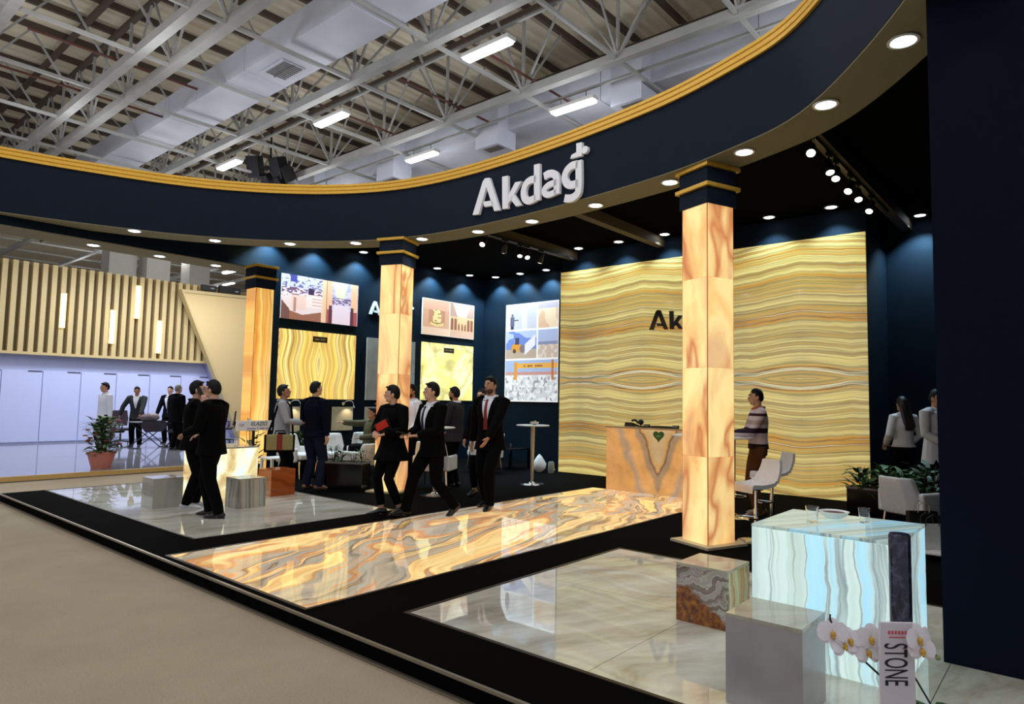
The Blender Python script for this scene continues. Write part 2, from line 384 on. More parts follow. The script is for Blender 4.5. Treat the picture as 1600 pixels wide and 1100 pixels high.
# lit onyx walkway, five slabs
ws = shell('floor_walkway', 'lit walkway of swirling amber and grey onyx slabs')
ex = [2.75, 4.2, 5.65, 7.1, 8.5, 9.84]
for i in range(5):
    part('slab', MB().box(ex[i] + 0.002, ex[i + 1] - 0.002, 4.35, 6.69, PZ - 0.05, PZ + 0.004), swirl_m, ws)
part('rim', MB().box(2.72, 2.75, 4.32, 6.72, PZ - .02, PZ + .007).box(2.75, 9.84, 4.32, 4.35, PZ - .02, PZ + .007).box(2.75, 9.84, 6.69, 6.72, PZ - .02, PZ + .007), M('dark_rim', (60, 50, 42), 0.4, metal=0.6), ws)
def inlay(name, xs, ys, lab):
    o = shell(name, lab)
    for i in range(len(xs) - 1):
        for j in range(len(ys) - 1):
            part('tile', MB().box(xs[i] + .002, xs[i + 1] - .002, ys[j] + .002, ys[j + 1] - .002, PZ - 0.03, PZ + 0.003), marble_m, o)
    e = 0.03
    x0, x1, y0, y1 = xs[0], xs[-1], ys[0], ys[-1]
    part('rim', MB().box(x0 - e, x0, y0 - e, y1 + e, PZ - .02, PZ + .006).box(x1, x1 + e, y0 - e, y1 + e, PZ - .02, PZ + .006).box(x0, x1, y0 - e, y0, PZ - .02, PZ + .006).box(x0, x1, y1, y1 + e, PZ - .02, PZ + .006), M('dark_rim', (60, 50, 42)), o)
inlay('floor_right_marble', [3.19, 4.6, 6.0], [-0.9, 0.65, 2.2, 3.74], 'polished pale marble floor at the right of the walkway')
inlay('floor_left_marble', [3.24, 4.55, 5.85], [7.27, 8.9, 10.6, 12.4], 'polished pale marble floor at the left of the walkway')

# walls of the stand
wl = struct('wall_left', MB().box(6.55, 13.2, 12.35, 12.6, PZ, 4.9), navy_wall, 'navy wall with posters and lit onyx panels')
hb = struct('wall_left_header', MB().box(-1.5, 6.55, 12.35, 13.05, 4.14, 4.9), navy_wall, 'navy header beam over the left opening')
part('soffit', MB().box(-1.5, 6.55, 12.36, 13.04, 4.125, 4.14), tan, hb)
struct('wall_back', MB().box(12.85, 13.1, -3.0, 12.6, PZ, 4.9), navy_wall, 'navy rear wall of the stand')
wo = struct('wall_onyx', MB().box(11.47, 12.85, 2.57, 8.67, PZ, 4.85), navy_wall, 'projecting wall block clad in backlit banded onyx')
ys = [2.575, 3.61, 5.12, 6.63, 8.14, 8.665]; zs = [PZ + 0.01, 2.08, 4.43]
for i in range(5):
    for j in range(2):
        part('panel', MB().box(11.41, 11.46, ys[i] + .0006, ys[i + 1] - .0006, zs[j] + .0006, zs[j + 1] - .0006), onyx_wall_m, wo)
struct('wall_right', MB().box(5.2, 13.1, -3.2, -3.0, 0, 5.0), ink, 'dark right side wall of the stand')
struct('wall_front_right', MB().box(4.75, 5.25, -3.2, 0.685, PZ, 6.6), inky_navy, 'dark navy end wall at the right of the stand')

# the curved fascia
ctl = [(-1.4, 12.55), (0.6, 12.5), (2.2, 12.24), (3.557, 11.83), (4.759, 11.30), (5.86, 10.38), (6.60, 9.34), (6.985, 8.25), (7.088, 6.94), (7.03, 5.65), (6.895, 4.51), (6.71, 3.49), (6.415, 2.64), (6.05, 1.89), (5.09, 1.063), (4.3, 0.55)]
ring = [Vector((p.x, p.y)) for p in smooth_line([Vector((a, b, 0)) for a, b in ctl], 6)]
for _ in range(6): ring = [ring[0]] + [(ring[i - 1] + ring[i] * 2 + ring[i + 1]) / 4 for i in range(1, len(ring) - 1)] + [ring[-1]]
def rnorm(i):
    t = ring[min(i + 1, len(ring) - 1)] - ring[max(i - 1, 0)]; t.normalize(); return Vector((-t.y, t.x))   # away from the aisle
sgn = 1 if rnorm(40).dot(ring[40] - Vector((0.55, 6.0))) > 0 else -1
def off(i, d): return ring[i] + rnorm(i) * sgn * d
SZ = 4.28
def sweep(prof):
    """closed profile of (offset, z) swept along the ring"""
    mb = MB(); mb.loft([[Vector((*off(i, d), z)) for d, z in prof] for i in range(len(ring))]); return mb
fa = struct('wall_fascia', sweep([(0.0, SZ + .012), (0.0, 5.12), (0.5, 5.12), (0.5, SZ + .012)]), navy, 'curved navy fascia ring hung over the stand', smooth=30)
part('gold_trim', sweep([(-0.03, 5.10), (-0.03, 5.14), (-0.018, 5.15), (-0.03, 5.16), (-0.03, 5.205), (-0.018, 5.215), (-0.03, 5.225), (-0.03, 5.26), (0.06, 5.27), (0.06, 5.10)]), gold, fa, smooth=25)
part('soffit', sweep([(0.004, SZ), (0.004, SZ + .012), (0.497, SZ + .012), (0.497, SZ)]), tan, fa, smooth=30)
# ceiling of the stand, between the ring and the walls
ctr = Vector((0.55, 6.0)); inn = [off(i, 0.48) for i in range(len(ring))]
def hit(p):
    d = (p - ctr); k = []
    if d.x > 1e-6: k.append((13.0 - ctr.x) / d.x)
    if d.y > 1e-6: k.append((12.55 - ctr.y) / d.y)
    if d.y < -1e-6: k.append((-3.1 - ctr.y) / d.y)
    return ctr + d * min(k)
pin = [p for p in inn if p.x > 4.6 and p.y < 12.3]
mbc = MB(); rows = []
for p in pin:
    q = hit(p); rows.append([(p.x, p.y, 4.86), (q.x, q.y, 4.86), (q.x, q.y, 4.95), (p.x, p.y, 4.95)])
for cx, cy in ((13.0, 12.55), (13.0, -3.1)):
    c = Vector((cx, cy)); a = math.atan2(cy - ctr.y, cx - ctr.x)
    k = min(range(len(pin)), key=lambda i: abs(math.atan2(pin[i].y - ctr.y, pin[i].x - ctr.x) - a))
    rows[k] = [(pin[k].x, pin[k].y, 4.86), (cx, cy, 4.86), (cx, cy, 4.95), (pin[k].x, pin[k].y, 4.95)]
mbc.loft(rows)
cb = struct('ceiling_booth', mbc, ink, 'black ceiling panels inside the stand')
beam_m = M('brown_beam_paint', (86, 72, 56), 0.7)
for y, x0 in ((8.35, 7.5), (6.25, 7.6), (2.23, 6.9)):
    part('beam', MB().box(x0, 11.47 if y > 2.5 else 12.85, y - .08, y + .08, 4.68, 4.87), beam_m, cb)
# ---------------------------------------------------------------- hall roof: deck, space frame, ducts
mb = MB(); prof = []
y = -6.0
while y < 62:
    prof += [(y, 11.45), (y + .16, 11.45), (y + .20, 11.38), (y + .34, 11.38)]; y += .38
mb.loft([[(-6, a, b) for a, b in prof], [(40, a, b) for a, b in prof]], cap=False)
n_ = len(prof)
mb.f = [f for f in mb.f if not (set(f) & {0, n_} and set(f) & {n_ - 1, 2 * n_ - 1})]; mb.mi = [0] * len(mb.f)
ce = struct('ceiling', mb, deck_m, 'ribbed metal roof of the exhibition hall with its steel space frame')
NX = [2.95 * k for k in range(0, 9)]; NY = [-3.3 + 2.7 * k for k in range(0, 20)]
far = MB()
def member(name, a, b, w, m, near=True, h=None):
    if near:
        q = MB().bar(a, b, w, h); part(name, q, m, ce)
    else: far.bar(a, b, w, h)
for k, x in enumerate(NX + [5.2]):
    member('beam', (x, -3, 9.08), (x, 50, 9.08), 0.19, steel_paint, h=0.2)
    member('top_chord', (x, -3, 11.1), (x, 50, 11.1), 0.12, purlin_m)
for y in NY:
    member('pipe', (-3, y, 9.05), (26, y, 9.05), 0.075, steel_paint)
    for dy in (0, 1.35): member('purlin', (-3, y + dy, 11.3), (26, y + dy, 11.3), 0.1, purlin_m, h=0.16)
for x in NX:
    for y in NY:
        near = 2.5 < x < 18.5 and 4 < y < 22
        if y > 36: continue
        c = (x, y, 9.1)
        member('strut', c, (x, y, 11.2), 0.06, steel_paint, near)
        for dx in (-1.475, 1.475):
          if not (abs(x - 14.75) < .1 and dx < 0): member('diagonal', c, (x + dx, y, 11.2), 0.045, steel_paint, near)
        for dy in (-1.35, 1.35): member('diagonal', c, (x, y + dy, 11.2), 0.045, steel_paint, near)
        for dx, dy in ((1.475, 1.35), (-1.475, 1.35)):
          if not (abs(x - 14.75) < .1 and dx < 0): (None if near else member('brace', c, (x + dx, y + dy, 11.2), 0.04, purlin_m, False))
part('far_frame', far, steel_paint, ce, kind='stuff')
for i, (x0, y, x1) in enumerate(((3.0, 19.4, 7.2), (3.5, 16.9, 7.0), (9.0, 9.9, 14.0), (9.0, 12.4, 13.2), (9.0, 15.2, 12.2))):
    part('sprinkler_pipe', MB().tube([(x0, y, 9.32), (x1, y, 9.32)], 0.03, 6), rust_pipe, ce)
# ducts
d1 = thing('air_duct', 'wide pale metal duct with a square grille under the roof', 'duct', (7.7, 12, 9.2))
for i in range(9):
    y0 = -14 + i * 4.2
    part('duct_section', MB().box(-.55, .5, y0 + .01, y0 + 4.19, 0, .62), duct_m, d1)
for yy in (-1.43, 2.78): part('flange', MB().box(-.57, .52, yy, yy + .045, -.02, .64), duct_m, d1)
gr = part('grille_frame', MB().box(-.28, .28, 2.0 - .45, 2.0 + .45, -.03, 0.0), duct_m, d1)
gm = M('grille_grey', (120, 118, 114), 0.6)
mbg = MB()
for k in range(10): mbg.box(-.24, .24, 1.6 + k * .082, 1.63 + k * .082, -.045, -.028)
mbg.box(-.015, .015, 1.57, 2.43, -.05, -.028)
part('grille', mbg, gm, gr)
d2 = thing('air_duct', 'large grey duct with white drop boxes above the fascia', 'duct', (14.0, 12, 9.15))
for i in range(9):
    y0 = -15 + i * 4.0
    part('duct_section', MB().box(-.62, .62, y0 + .01, y0 + 3.99, 0, .95), duct_m, d2)
for y in (8.0, 12.5, 17.0, 21.5):
    b = part('drop_box', MB().box(-1.05, -.3, y - 12 - .42, y - 12 + .42, -.5, .75), duct_m, d2, label='white box with a grille under it')
    mbg = MB()
    for k in range(6): mbg.box(-.95 + k * .05, -.92 + k * .05, y - 12 - .34, y - 12 + .2, -.52, -.498)
    part('grille', mbg, gm, b)
riser_m = M('off_white_duct', (176, 170, 162), .7)
# duct columns far behind the neighbouring stand
for i, (px, Y, w, top) in enumerate(((9.75, 30, 1.0, 8.8), (10.9, 29.5, .9, 8.8), (13.2, 31, .9, 8.7))):
    t = thing('duct_box', ('white duct riser', 'second white duct riser', 'grey white duct riser')[i] + ' rising behind the slatted wall, ' + ('leftmost of three', 'middle of three', 'rightmost of three')[i], 'duct', (px, Y, 0), 0)
    part('duct_section', MB().box(-w / 2, w / 2, -.45, .45, 0, top - .05), riser_m, t)
    part('cap_flange', MB().box(-w / 2 - .03, w / 2 + .03, -.48, .48, top - .05, top), duct_m, t)
struct('wall_hall', MB().box(-14, 46, 62, 62.3, 0, 11.5).box(44, 44.3, -16, 62, 0, 11.5), M('hall_wall_grey', (120, 116, 112), 0.9), 'far grey walls of the hall')
# fluorescent battens
def batten(label, x, y, z=8.80, ln=1.25):
    t = thing('ceiling_light', label, 'light', (x, y, z), 0, 'fluorescent battens under the hall roof')
    part('housing', MB().box(-.13, .13, -ln / 2 - .04, ln / 2 + .04, 0, .09), white_plastic, t, bevel=.01)
    part('diffuser', MB().box(-.11, .11, -ln / 2, ln / 2, -.05, 0), lamp_white, t, bevel=.02)
    part('hanger', MB().tube([(0, -ln * .3, .09), (0, -ln * .3, .32)], .012, 6).tube([(0, ln * .3, .09), (0, ln * .3, .32)], .012, 6), alu, t)
    return t
n1 = ('nearest', 'middle', 'farthest')
for r, x in enumerate((9.45, 12.65)):
    for k, y in enumerate((9.15, 14.7, 20.2) if r == 0 else (9.3, 14.85, 20.2)):
        batten(f'{n1[k]} fluorescent batten of the row under the ' + ('plain pale duct' if r == 0 else 'duct with drop boxes'), x, y)
    part('conduit', MB().bar((x, -3, 9.12), (x, 40, 9.12), .06, .05), steel_paint, ce)
for k, (x, y) in enumerate(((15.5, 33), (17.6, 37), (19.5, 34.5), (19.5, 41))):
    batten(('small far batten over the slatted wall end', 'second small far batten over the beige wedge wall', 'third small far batten beside the far lit column', 'farthest tiny batten above the beige wedge wall')[k], x, y, 8.6)

# ---------------------------------------------------------------- lit columns
def column(label, x, y, rz, w, mat, ztop, plate=True, group='lit onyx columns of the stand'):
    t = thing('onyx_column', label, 'column', (x, y, PZ), rz, group)
    h = w / 2; H = ztop - PZ
    zs = [0.03, 0.95, 1.91, 2.90, H - .42]
    for k in range(4):
        z0, z1 = zs[k] + .001, zs[k + 1] - .001
        for q in range(4):
            rot = Matrix.Rotation(q * math.pi / 2, 4, 'Z')
            mb = MB().box(-h + .012, h - .012, -h, -h + .012, z0, z1)
            mb.v = [tuple(rot @ Vector(v)) for v in mb.v]
            part('panel', mb, mat, t)
    part('corner_joint', MB().box(-h + .004, h - .004, -h + .004, h - .004, 0.03, H - .42), M('warm_joint', (176, 110, 62), 0.5, es=0.25), t)
    part('base_plate', MB().box(-h - .09, h + .09, -h - .09, h + .09, 0, .03), M('pale_plinth', (196, 178, 140), 0.4), t, bevel=.004)
    c = part('capital', MB().box(-h - .02, h + .02, -h - .02, h + .02, H - .45, H - .03), navy, t, label='navy capital with two gold bands')
    part('gold_band', MB().box(-h - .055, h + .055, -h - .055, h + .055, H - .045, H), gold, c, bevel=.003)
    part('gold_band', MB().box(-h - .055, h + .055, -h - .055, h + .055, H - .27, H - .225), gold, c, bevel=.003)
    return t
def ctr_from_corner(x, y, rz, w):
    # the corner nearest the camera lies at local (-h, -h)
    h = w / 2; return x + h * math.cos(rz) - h * math.sin(rz), y + h * math.sin(rz) + h * math.cos(rz)
rz = R(-21); cx, cy = ctr_from_corner(6.66, 3.07, rz, .40)
column('tall lit honey onyx column standing beside the brown agate cube', cx, cy, rz, .40, col_onyx, SZ)
rz = R(20); cx, cy = ctr_from_corner(6.87, 8.49, rz, .40)
column('lit cloudy onyx column behind the short-haired woman', cx, cy, rz, .40, col_onyx, SZ)
column('lit streaky onyx column at the end of the left wall', 6.41, 12.16, 0, .37, col_onyx_b, 4.14)

# ---------------------------------------------------------------- downlights
dl_ring = M('downlight_ring', (240, 240, 240), 0.3)
def downlight(label, x, y, z, power, r=.088, group='round downlights in the curved soffit', ang=95, col=(0.80, 0.92, 1.0), bl=.7):
    t = thing('downlight', label, 'light', (x, y, z), 0, group)
    part('trim_ring', MB().lathe([(r, 0), (r + .02, -.006), (r + .02, -.014), (r, -.016), (r - .008, -.01), (r - .008, -.002)], n=20), dl_ring, t, smooth=True)
    part('lens', MB().lathe([(r - .006, -.003), (r * .8, -.016), (r * .4, -.022), (.002, -.024)], n=18), spot_glow, t, smooth=True)
    l = lamp('downlight_beam', 'SPOT', (x, y, z - .04), power, col, spot_size=R(ang), spot_blend=bl, shadow_soft_size=.05)
    return t
ordn = ['first', 'second', 'third', 'fourth', 'fifth', 'sixth', 'seventh', 'eighth', 'ninth', 'tenth', 'eleventh', 'twelfth', 'thirteenth', 'last']
RL = [(4.0, 11.72), (5.10, 11.29), (5.998, 10.443), (6.647, 9.456), (7.12, 8.30), (7.321, 7.204), (7.36, 6.139), (7.25, 4.937), (7.0, 3.70), (6.599, 2.627), (5.953, 1.637), (5.22, 0.90)]
for k, (x, y) in enumerate(RL):
    downlight(f'{ordn[k]} round downlight in the curved soffit, counted from its left end', x, y, SZ, 32)
for k, x in enumerate((3.72, 4.76, 5.77)):
    downlight(f'{ordn[k]} downlight under the straight header beam, counted from the left', x, 12.68, 4.125, 24, group='downlights under the header beam')
CZ = 4.86
for k, x in enumerate((6.62, 7.66, 8.74, 9.85, 10.93, 12.05)):
    downlight(('ceiling downlight behind the fascia above the left part of the reception counter poster', 'ceiling downlight behind the fascia above the columned corridor poster', 'ceiling downlight above the white wall letters, just left of the middle column', 'ceiling downlight hidden behind the middle column capital', 'ceiling downlight above the vase room picture, first right of the middle column', 'ceiling downlight above the arched hall picture near the wall corner')[k], x, 12.13, CZ, 270, ang=110, bl=.55, col=(.55, .82, 1.0), group='downlights along the poster wall')
for k, y in enumerate((11.75, 10.9, 10.05)):
    downlight(f'{ordn[k]} ceiling downlight above the quarry poster, counted from the left', 12.63, y, CZ, 270, ang=110, bl=.55, col=(.55, .82, 1.0), group='downlights above the quarry poster')
for k, y in enumerate((8.05, 7.06, 6.03, 4.03, 3.02)):
    downlight(f'{ordn[k]} ceiling downlight above the banded onyx wall, counted from the left', 11.20, y, CZ, 120, ang=110, bl=.55, col=(.55, .82, 1.0), group='downlights above the onyx wall')
downlight('lone ceiling downlight in the dark passage right of the onyx wall', 12.55, 1.98, CZ, 270, ang=110, bl=.55, col=(.55, .82, 1.0))

# ---------------------------------------------------------------- spotlights on tracks
warm_glow = M('warm_spot_glow', (255, 236, 214), 0.4, es=9.0, var=0.0)
def track(label, y, x0, x1):
    t = thing('light_track', label, 'track', (0, y, 4.66))
    part('rail', MB().box(x0, x1, -.02, .02, -.015, .02), black_plastic, t)
    return t
track('black spotlight track under the left ceiling beam', 8.25, 8.3, 11.3)
track('black spotlight track under the right ceiling beam', 2.23, 7.3, 11.3)
def spot(label, x, y, az, tilt, size=1.0, power=14):
    t = thing('track_spotlight', label, 'light', (x, y, 4.645), 0, 'black spotlights on the ceiling tracks')
    d = Vector((math.cos(az) * math.cos(tilt), math.sin(az) * math.cos(tilt), -math.sin(tilt)))
    part('adaptor', MB().box(-.07, .07, -.018, .018, -.035, 0), black_plastic, t)
    part('yoke', MB().tube([(0, 0, -.03), (0, 0, -.12)], .012, 8), black_plastic, t)
    c = Vector((0, 0, -.15)); a = c - d * .10; b = c + d * .10
    part('lamp_body', MB().tube([a, a + d * .02, c, b], [.03, .045, .05, .055], 14), black_plastic, t, smooth=True)
    part('lens', MB().tube([b - d * .002, b + d * .004], [.048, .044], 14), warm_glow, t)
    q = d.to_track_quat('-Z', 'Y')
    l = lamp('spotlight_beam', 'SPOT', t.location + b + d * .02, power, (1.0, 0.9, 0.78), spot_size=R(55), spot_blend=.5, shadow_soft_size=.05)
    l.rotation_mode = 'QUATERNION'; l.rotation_quaternion = q
for k, (x, az, ti) in enumerate(((8.54, 200, 42), (9.1, 60, 60), (9.55, 215, 65), (9.75, 235, 58), (10.2, 75, 62))):
    spot(f'{ordn[k]} spotlight on the left ceiling track, counted from the aisle', x, 8.25, R(az), R(ti))
for k, (x, az, ti) in enumerate(((7.52, 195, 45), (8.2, 215, 66), (8.5, 190, 60), (9.15, 170, 50), (9.55, 200, 60), (10.25, 170, 55))):
    spot(f'{ordn[k]} spotlight on the right ceiling track, counted from the aisle', x, 2.23, R(az), R(ti))
# ---------------------------------------------------------------- raised lettering
GL = {  # letter outlines in metres on the sign: (along the wall, height); strokes carry a width
 'A': [('p', [(7.049, 4.446), (6.851, 4.927), (6.802, 4.969), (6.707, 4.956), (6.485, 4.423), (6.6, 4.43), (6.774, 4.83), (6.922, 4.434)]), ('p', [(6.832, 4.614), (6.65, 4.597), (6.612, 4.515), (6.805, 4.529)])],
 'k': [('p', [(6.447, 4.917), (6.327, 4.907), (6.315, 4.417), (6.428, 4.428)]), ('p', [(6.325, 4.592), (6.181, 4.777), (6.06, 4.767), (6.255, 4.535), (6.322, 4.478)]), ('p', [(6.281, 4.558), (6.195, 4.602), (6.045, 4.414), (6.155, 4.417)])],
 'd': [('p', [(5.812, 4.948), (5.70, 4.939), (5.69, 4.421), (5.801, 4.419)]), ('s', [(5.77, 4.735), (5.88, 4.742), (5.967, 4.705), (6.01, 4.605), (5.985, 4.50), (5.90, 4.45), (5.77, 4.465)], .105)],
 'a': [('s', [(5.614, 4.735), (5.535, 4.752), (5.435, 4.728), (5.382, 4.65), (5.375, 4.435)], .105), ('s', [(5.374, 4.602), (5.515, 4.598), (5.600, 4.558), (5.602, 4.50), (5.529, 4.458), (5.371, 4.475)], .085)],
 'g': [('s', [(4.985, 4.752), (5.095, 4.762), (5.188, 4.722), (5.230, 4.640), (5.201, 4.555), (5.128, 4.505), (4.981, 4.495)], .105), ('s', [(4.982, 4.800), (4.977, 4.426), (5.026, 4.344), (5.12, 4.323), (5.225, 4.346)], .105)],
 'breve': [('p', [(5.128, 4.863), (5.105, 4.91), (5.021, 4.924), (5.023, 5.043), (4.926, 5.033), (4.924, 4.85)])],
 'dot': [('c', (4.872, 4.915), .052)]}
CENT = {'A': 6.77, 'k': 6.24, 'd': 5.85, 'a': 5.48, 'g': 5.09, 'breve': 5.03, 'dot': 4.875}
def glyph(parent, mat, g, fn, d):
    """fn(s, z, depth) -> point"""
    mb = MB()
    for it in GL[g]:
        if it[0] == 'p': mb.prism([Vector(p) for p in it[1]], lambda u, v, q: fn(u, v, q), 0, d)
        elif it[0] == 'c': mb.prism([Vector((it[1][0] + it[2] * math.cos(k * .393), it[1][1] + it[2] * math.sin(k * .393))) for k in range(16)], lambda u, v, q: fn(u, v, q), 0, d)
        else:
            pts = [Vector((p.x, p.y)) for p in smooth_line([Vector((a, b, 0)) for a, b in it[1]], 5)]
            l, r = stroke(pts, it[2]); n = len(l)
            rings = [[fn(l[i].x, l[i].y, 0), fn(l[i].x, l[i].y, d), fn(r[i].x, r[i].y, d), fn(r[i].x, r[i].y, 0)] for i in range(n)]
            mb.loft(rings)
    return part('letter' if len(g) == 1 else ('letter_mark' if g == 'breve' else 'letter_dot'), mb, mat, parent)
def ring_at(yv):
    k = min((i for i in range(len(ring)) if ring[i].x > 5), key=lambda i: abs(ring[i].y - yv)); n = rnorm(k) * sgn
    t = Vector((-n.y, n.x)); t = t if t.y > 0 else -t
    p = ring[k] + t * ((yv - ring[k].y) / t.y); return p, n, t
sg = thing('shop_sign', 'large white raised letters Akdağ on the curved navy fascia', 'sign', (7.0, 5.95, 4.3))
for g in GL:
    p, n, t = ring_at(CENT[g])
    def fn(s, z, d, p=p, n=n, t=t, g=g):
        q = p + t * (s - CENT[g]) * 1.01 - n * (d + .002)
        return (q.x - 7.0, q.y - 5.95, z - 4.3)
    glyph(sg, white_paint, g, fn, .045)
sw = thing('wall_sign', 'black raised letters Akdağ on the banded onyx wall, mostly behind the near column', 'sign', (11.41, 5.5, 3.05))
k_ = .72
for g in GL: glyph(sw, black_gloss, g, lambda s, z, d: (-d - .003, (s - 7.049) * k_ + 6.461 - 5.5, (z - 4.446) * k_ + .006), .03)
sl = thing('wall_sign', 'small white raised letters Akdağ high on the poster wall behind the middle column', 'sign', (9.7, 12.35, 3.53))
k_ = .58
for g in GL: glyph(sl, white_paint, g, lambda s, z, d: ((7.049 - s) * k_ + 9.09 - 9.7, -d - .003, (z - 4.446) * k_), .03)

# ---------------------------------------------------------------- posters (flat prints) and stone panels on the walls
def print_mat():
    g = G('backlit_print'); at = g.node('ShaderNodeVertexColor', layer_name='ink').outputs[0]
    return g.fin(g.mix(1.0, at, (.5,) * 3, 'MULTIPLY'), 0.35, emit=at, es=0.68)
print_m = print_mat()
def print_mesh(name, draw, nu, nv, fn, parent):
    """a flat print: a fine grid of quads, one ink colour each. draw(u, v) with arrays, v up"""
    u, v = np.meshgrid((np.arange(nu) + .5) / nu, (np.arange(nv) + .5) / nv)
    c = np.clip(draw(u, v), 0, 1) ** 2.2
    vs = [fn(i / nu, j / nv) for j in range(nv + 1) for i in range(nu + 1)]
    fs = [(j * (nu + 1) + i, j * (nu + 1) + i + 1, (j + 1) * (nu + 1) + i + 1, (j + 1) * (nu + 1) + i) for j in range(nv) for i in range(nu)]
    me = bpy.data.meshes.new(name); me.from_pydata(vs, [], fs); me.materials.append(print_m)
    a = me.color_attributes.new('ink', 'FLOAT_COLOR', 'CORNER')
    arr = np.ones((nv * nu, 4, 4), np.float32); arr[:, :, :3] = c.reshape(-1, 1, 3); a.data.foreach_set('color', arr.ravel())
    me.update(); return link(name, me, parent)
rs = np.random.RandomState(3)
def vnoise(u, v, s, seed=0):
    r = np.random.RandomState(seed).rand(64, 64); x = u * s; y = v * s
    i = np.floor(x).astype(int); j = np.floor(y).astype(int); fx = x - i; fy = y - j; fx = fx * fx * (3 - 2 * fx); fy = fy * fy * (3 - 2 * fy)
    q = lambda a, b: r[b % 64, a % 64]
    return (q(i, j) * (1 - fx) + q(i + 1, j) * fx) * (1 - fy) + (q(i, j + 1) * (1 - fx) + q(i + 1, j + 1) * fx) * fy
def fill(u, v, c): return np.zeros(u.shape + (3,)) + np.array(c) / 255.0
def paint(im, m, c, a=1.0):
    m = np.asarray(m, float)[..., None] * a; return im * (1 - m) + m * (np.array(c) / 255.0)
def rect(u, v, a, b, c, d): return (u >= a) & (u <= b) & (v >= c) & (v <= d)
def draw1(u, v):
    im = fill(u, v, (240, 216, 212))
    im = paint(im, v > .72, (206, 202, 226)); im = paint(im, (v > .6) & (vnoise(u, v, 40, 1) > .62), (116, 110, 150)); im = paint(im, rect(u, v, .1, .18, .84, 1), (74, 72, 148))
    im = paint(im, (v < .72) & (v > .5) & (vnoise(u, v, 30, 2) > .55) & (u < .52), (120, 84, 110)); im = paint(im, rect(u, v, .33, .40, .52, .74), (70, 50, 84))
    im = paint(im, (v < .12 + .45 * abs(u - .26)) & (u < .5), (158, 104, 84)); im = paint(im, (u < .10) & (v < .42 - u * 2.0), (122, 84, 78))
    im = paint(im, rect(u, v, .12, .30, .22, .56) & (v > .2 + abs(u - .2) * .3), (244, 206, 190)); im = paint(im, rect(u, v, .30, .50, .30, .60) & (v > .22 + (u - .3) * .4), (250, 224, 214))
    im = paint(im, rect(u, v, .15, .18, .18, .50), (190, 140, 126))
    for k in range(3): im = paint(im, rect(u, v, .38, .5, .36 + k * .07, .38 + k * .07) & (v > .2 + (u - .3) * .4), (206, 168, 158))
    im = paint(im, rect(u, v, .505, .575, 0, 1), (246, 200, 160)); im = paint(im, rect(u, v, .56, .575, 0, 1), (196, 140, 110))
    r = u > .575
    im = paint(im, r, (214, 200, 226)); im = paint(im, r & (v > .55) & (vnoise(u, v, 22, 5) > .5), (178, 176, 206)); im = paint(im, r & (abs(u - .75) < .05 + (v - .6) * .15) & (v > .6), (226, 222, 190))
    im = paint(im, r & (v < .62) & (v > .46) & (vnoise(u, v, 44, 6) > .5), (126, 100, 130))
    im = paint(im, r & (v < .46) & (abs(u - .77) < .10 + (.46 - v) * .12), (240, 216, 224))
    for s in (-1, 1):
        im = paint(im, r & (abs(u - .77 - s * .175) < .045), (246, 190, 152)); im = paint(im, r & (abs(u - .77 - s * .175) < .05) & (v < .32), (176, 86, 84)); im = paint(im, r & (abs(u - .77 - s * .15) < .02) & (v < .42), (92, 60, 72))
    return im
def draw2(u, v):
    im = fill(u, v, (222, 168, 132)); l = u < .5
    im = paint(im, l & (v > .72), (232, 176, 146)); im = paint(im, l & (v < .22), (244, 206, 172)); im = paint(im, l & rect(u, v, .12, .42, .3, .7), (202, 140, 108))
    im = paint(im, ((u - .27) / .13) ** 2 + ((v - .33) / .07) ** 2 < 1, (246, 214, 130)); im = paint(im, ((u - .27) / .10) ** 2 + ((v - .37) / .05) ** 2 < 1, (150, 104, 84))
    im = paint(im, rect(u, v, .19, .35, .36, .72), (250, 218, 150)); im = paint(im, rect(u, v, .19, .35, .36, .72) & (vnoise(u, v, 20, 9) > .68), (176, 130, 90))
    r = u > .52
    im = paint(im, r, (196, 156, 140)); im = paint(im, r & (abs(u - .75) < .06 + (v - .5) * .25) & (v > .5), (250, 224, 186)); im = paint(im, r & (v < .6) & (v > .2), (240, 190, 140))
    for k in range(7):
        c = .56 + k * .065; w = .016 if 1 < k < 5 else .026; im = paint(im, r & (abs(u - c) < w) & (v < (.42 if 1 < k < 5 else .56) - ((u - c) / w) ** 2 * .06) & (v > .22), (150, 96, 72))
    im = paint(im, r & (v < .2), (226, 180, 150)); im = paint(im, (u > .497) & (u < .52), (244, 226, 210)); im = paint(im, (u < .012) | (u > .988) | (v < .02) | (v > .98), (244, 226, 210))
    return im
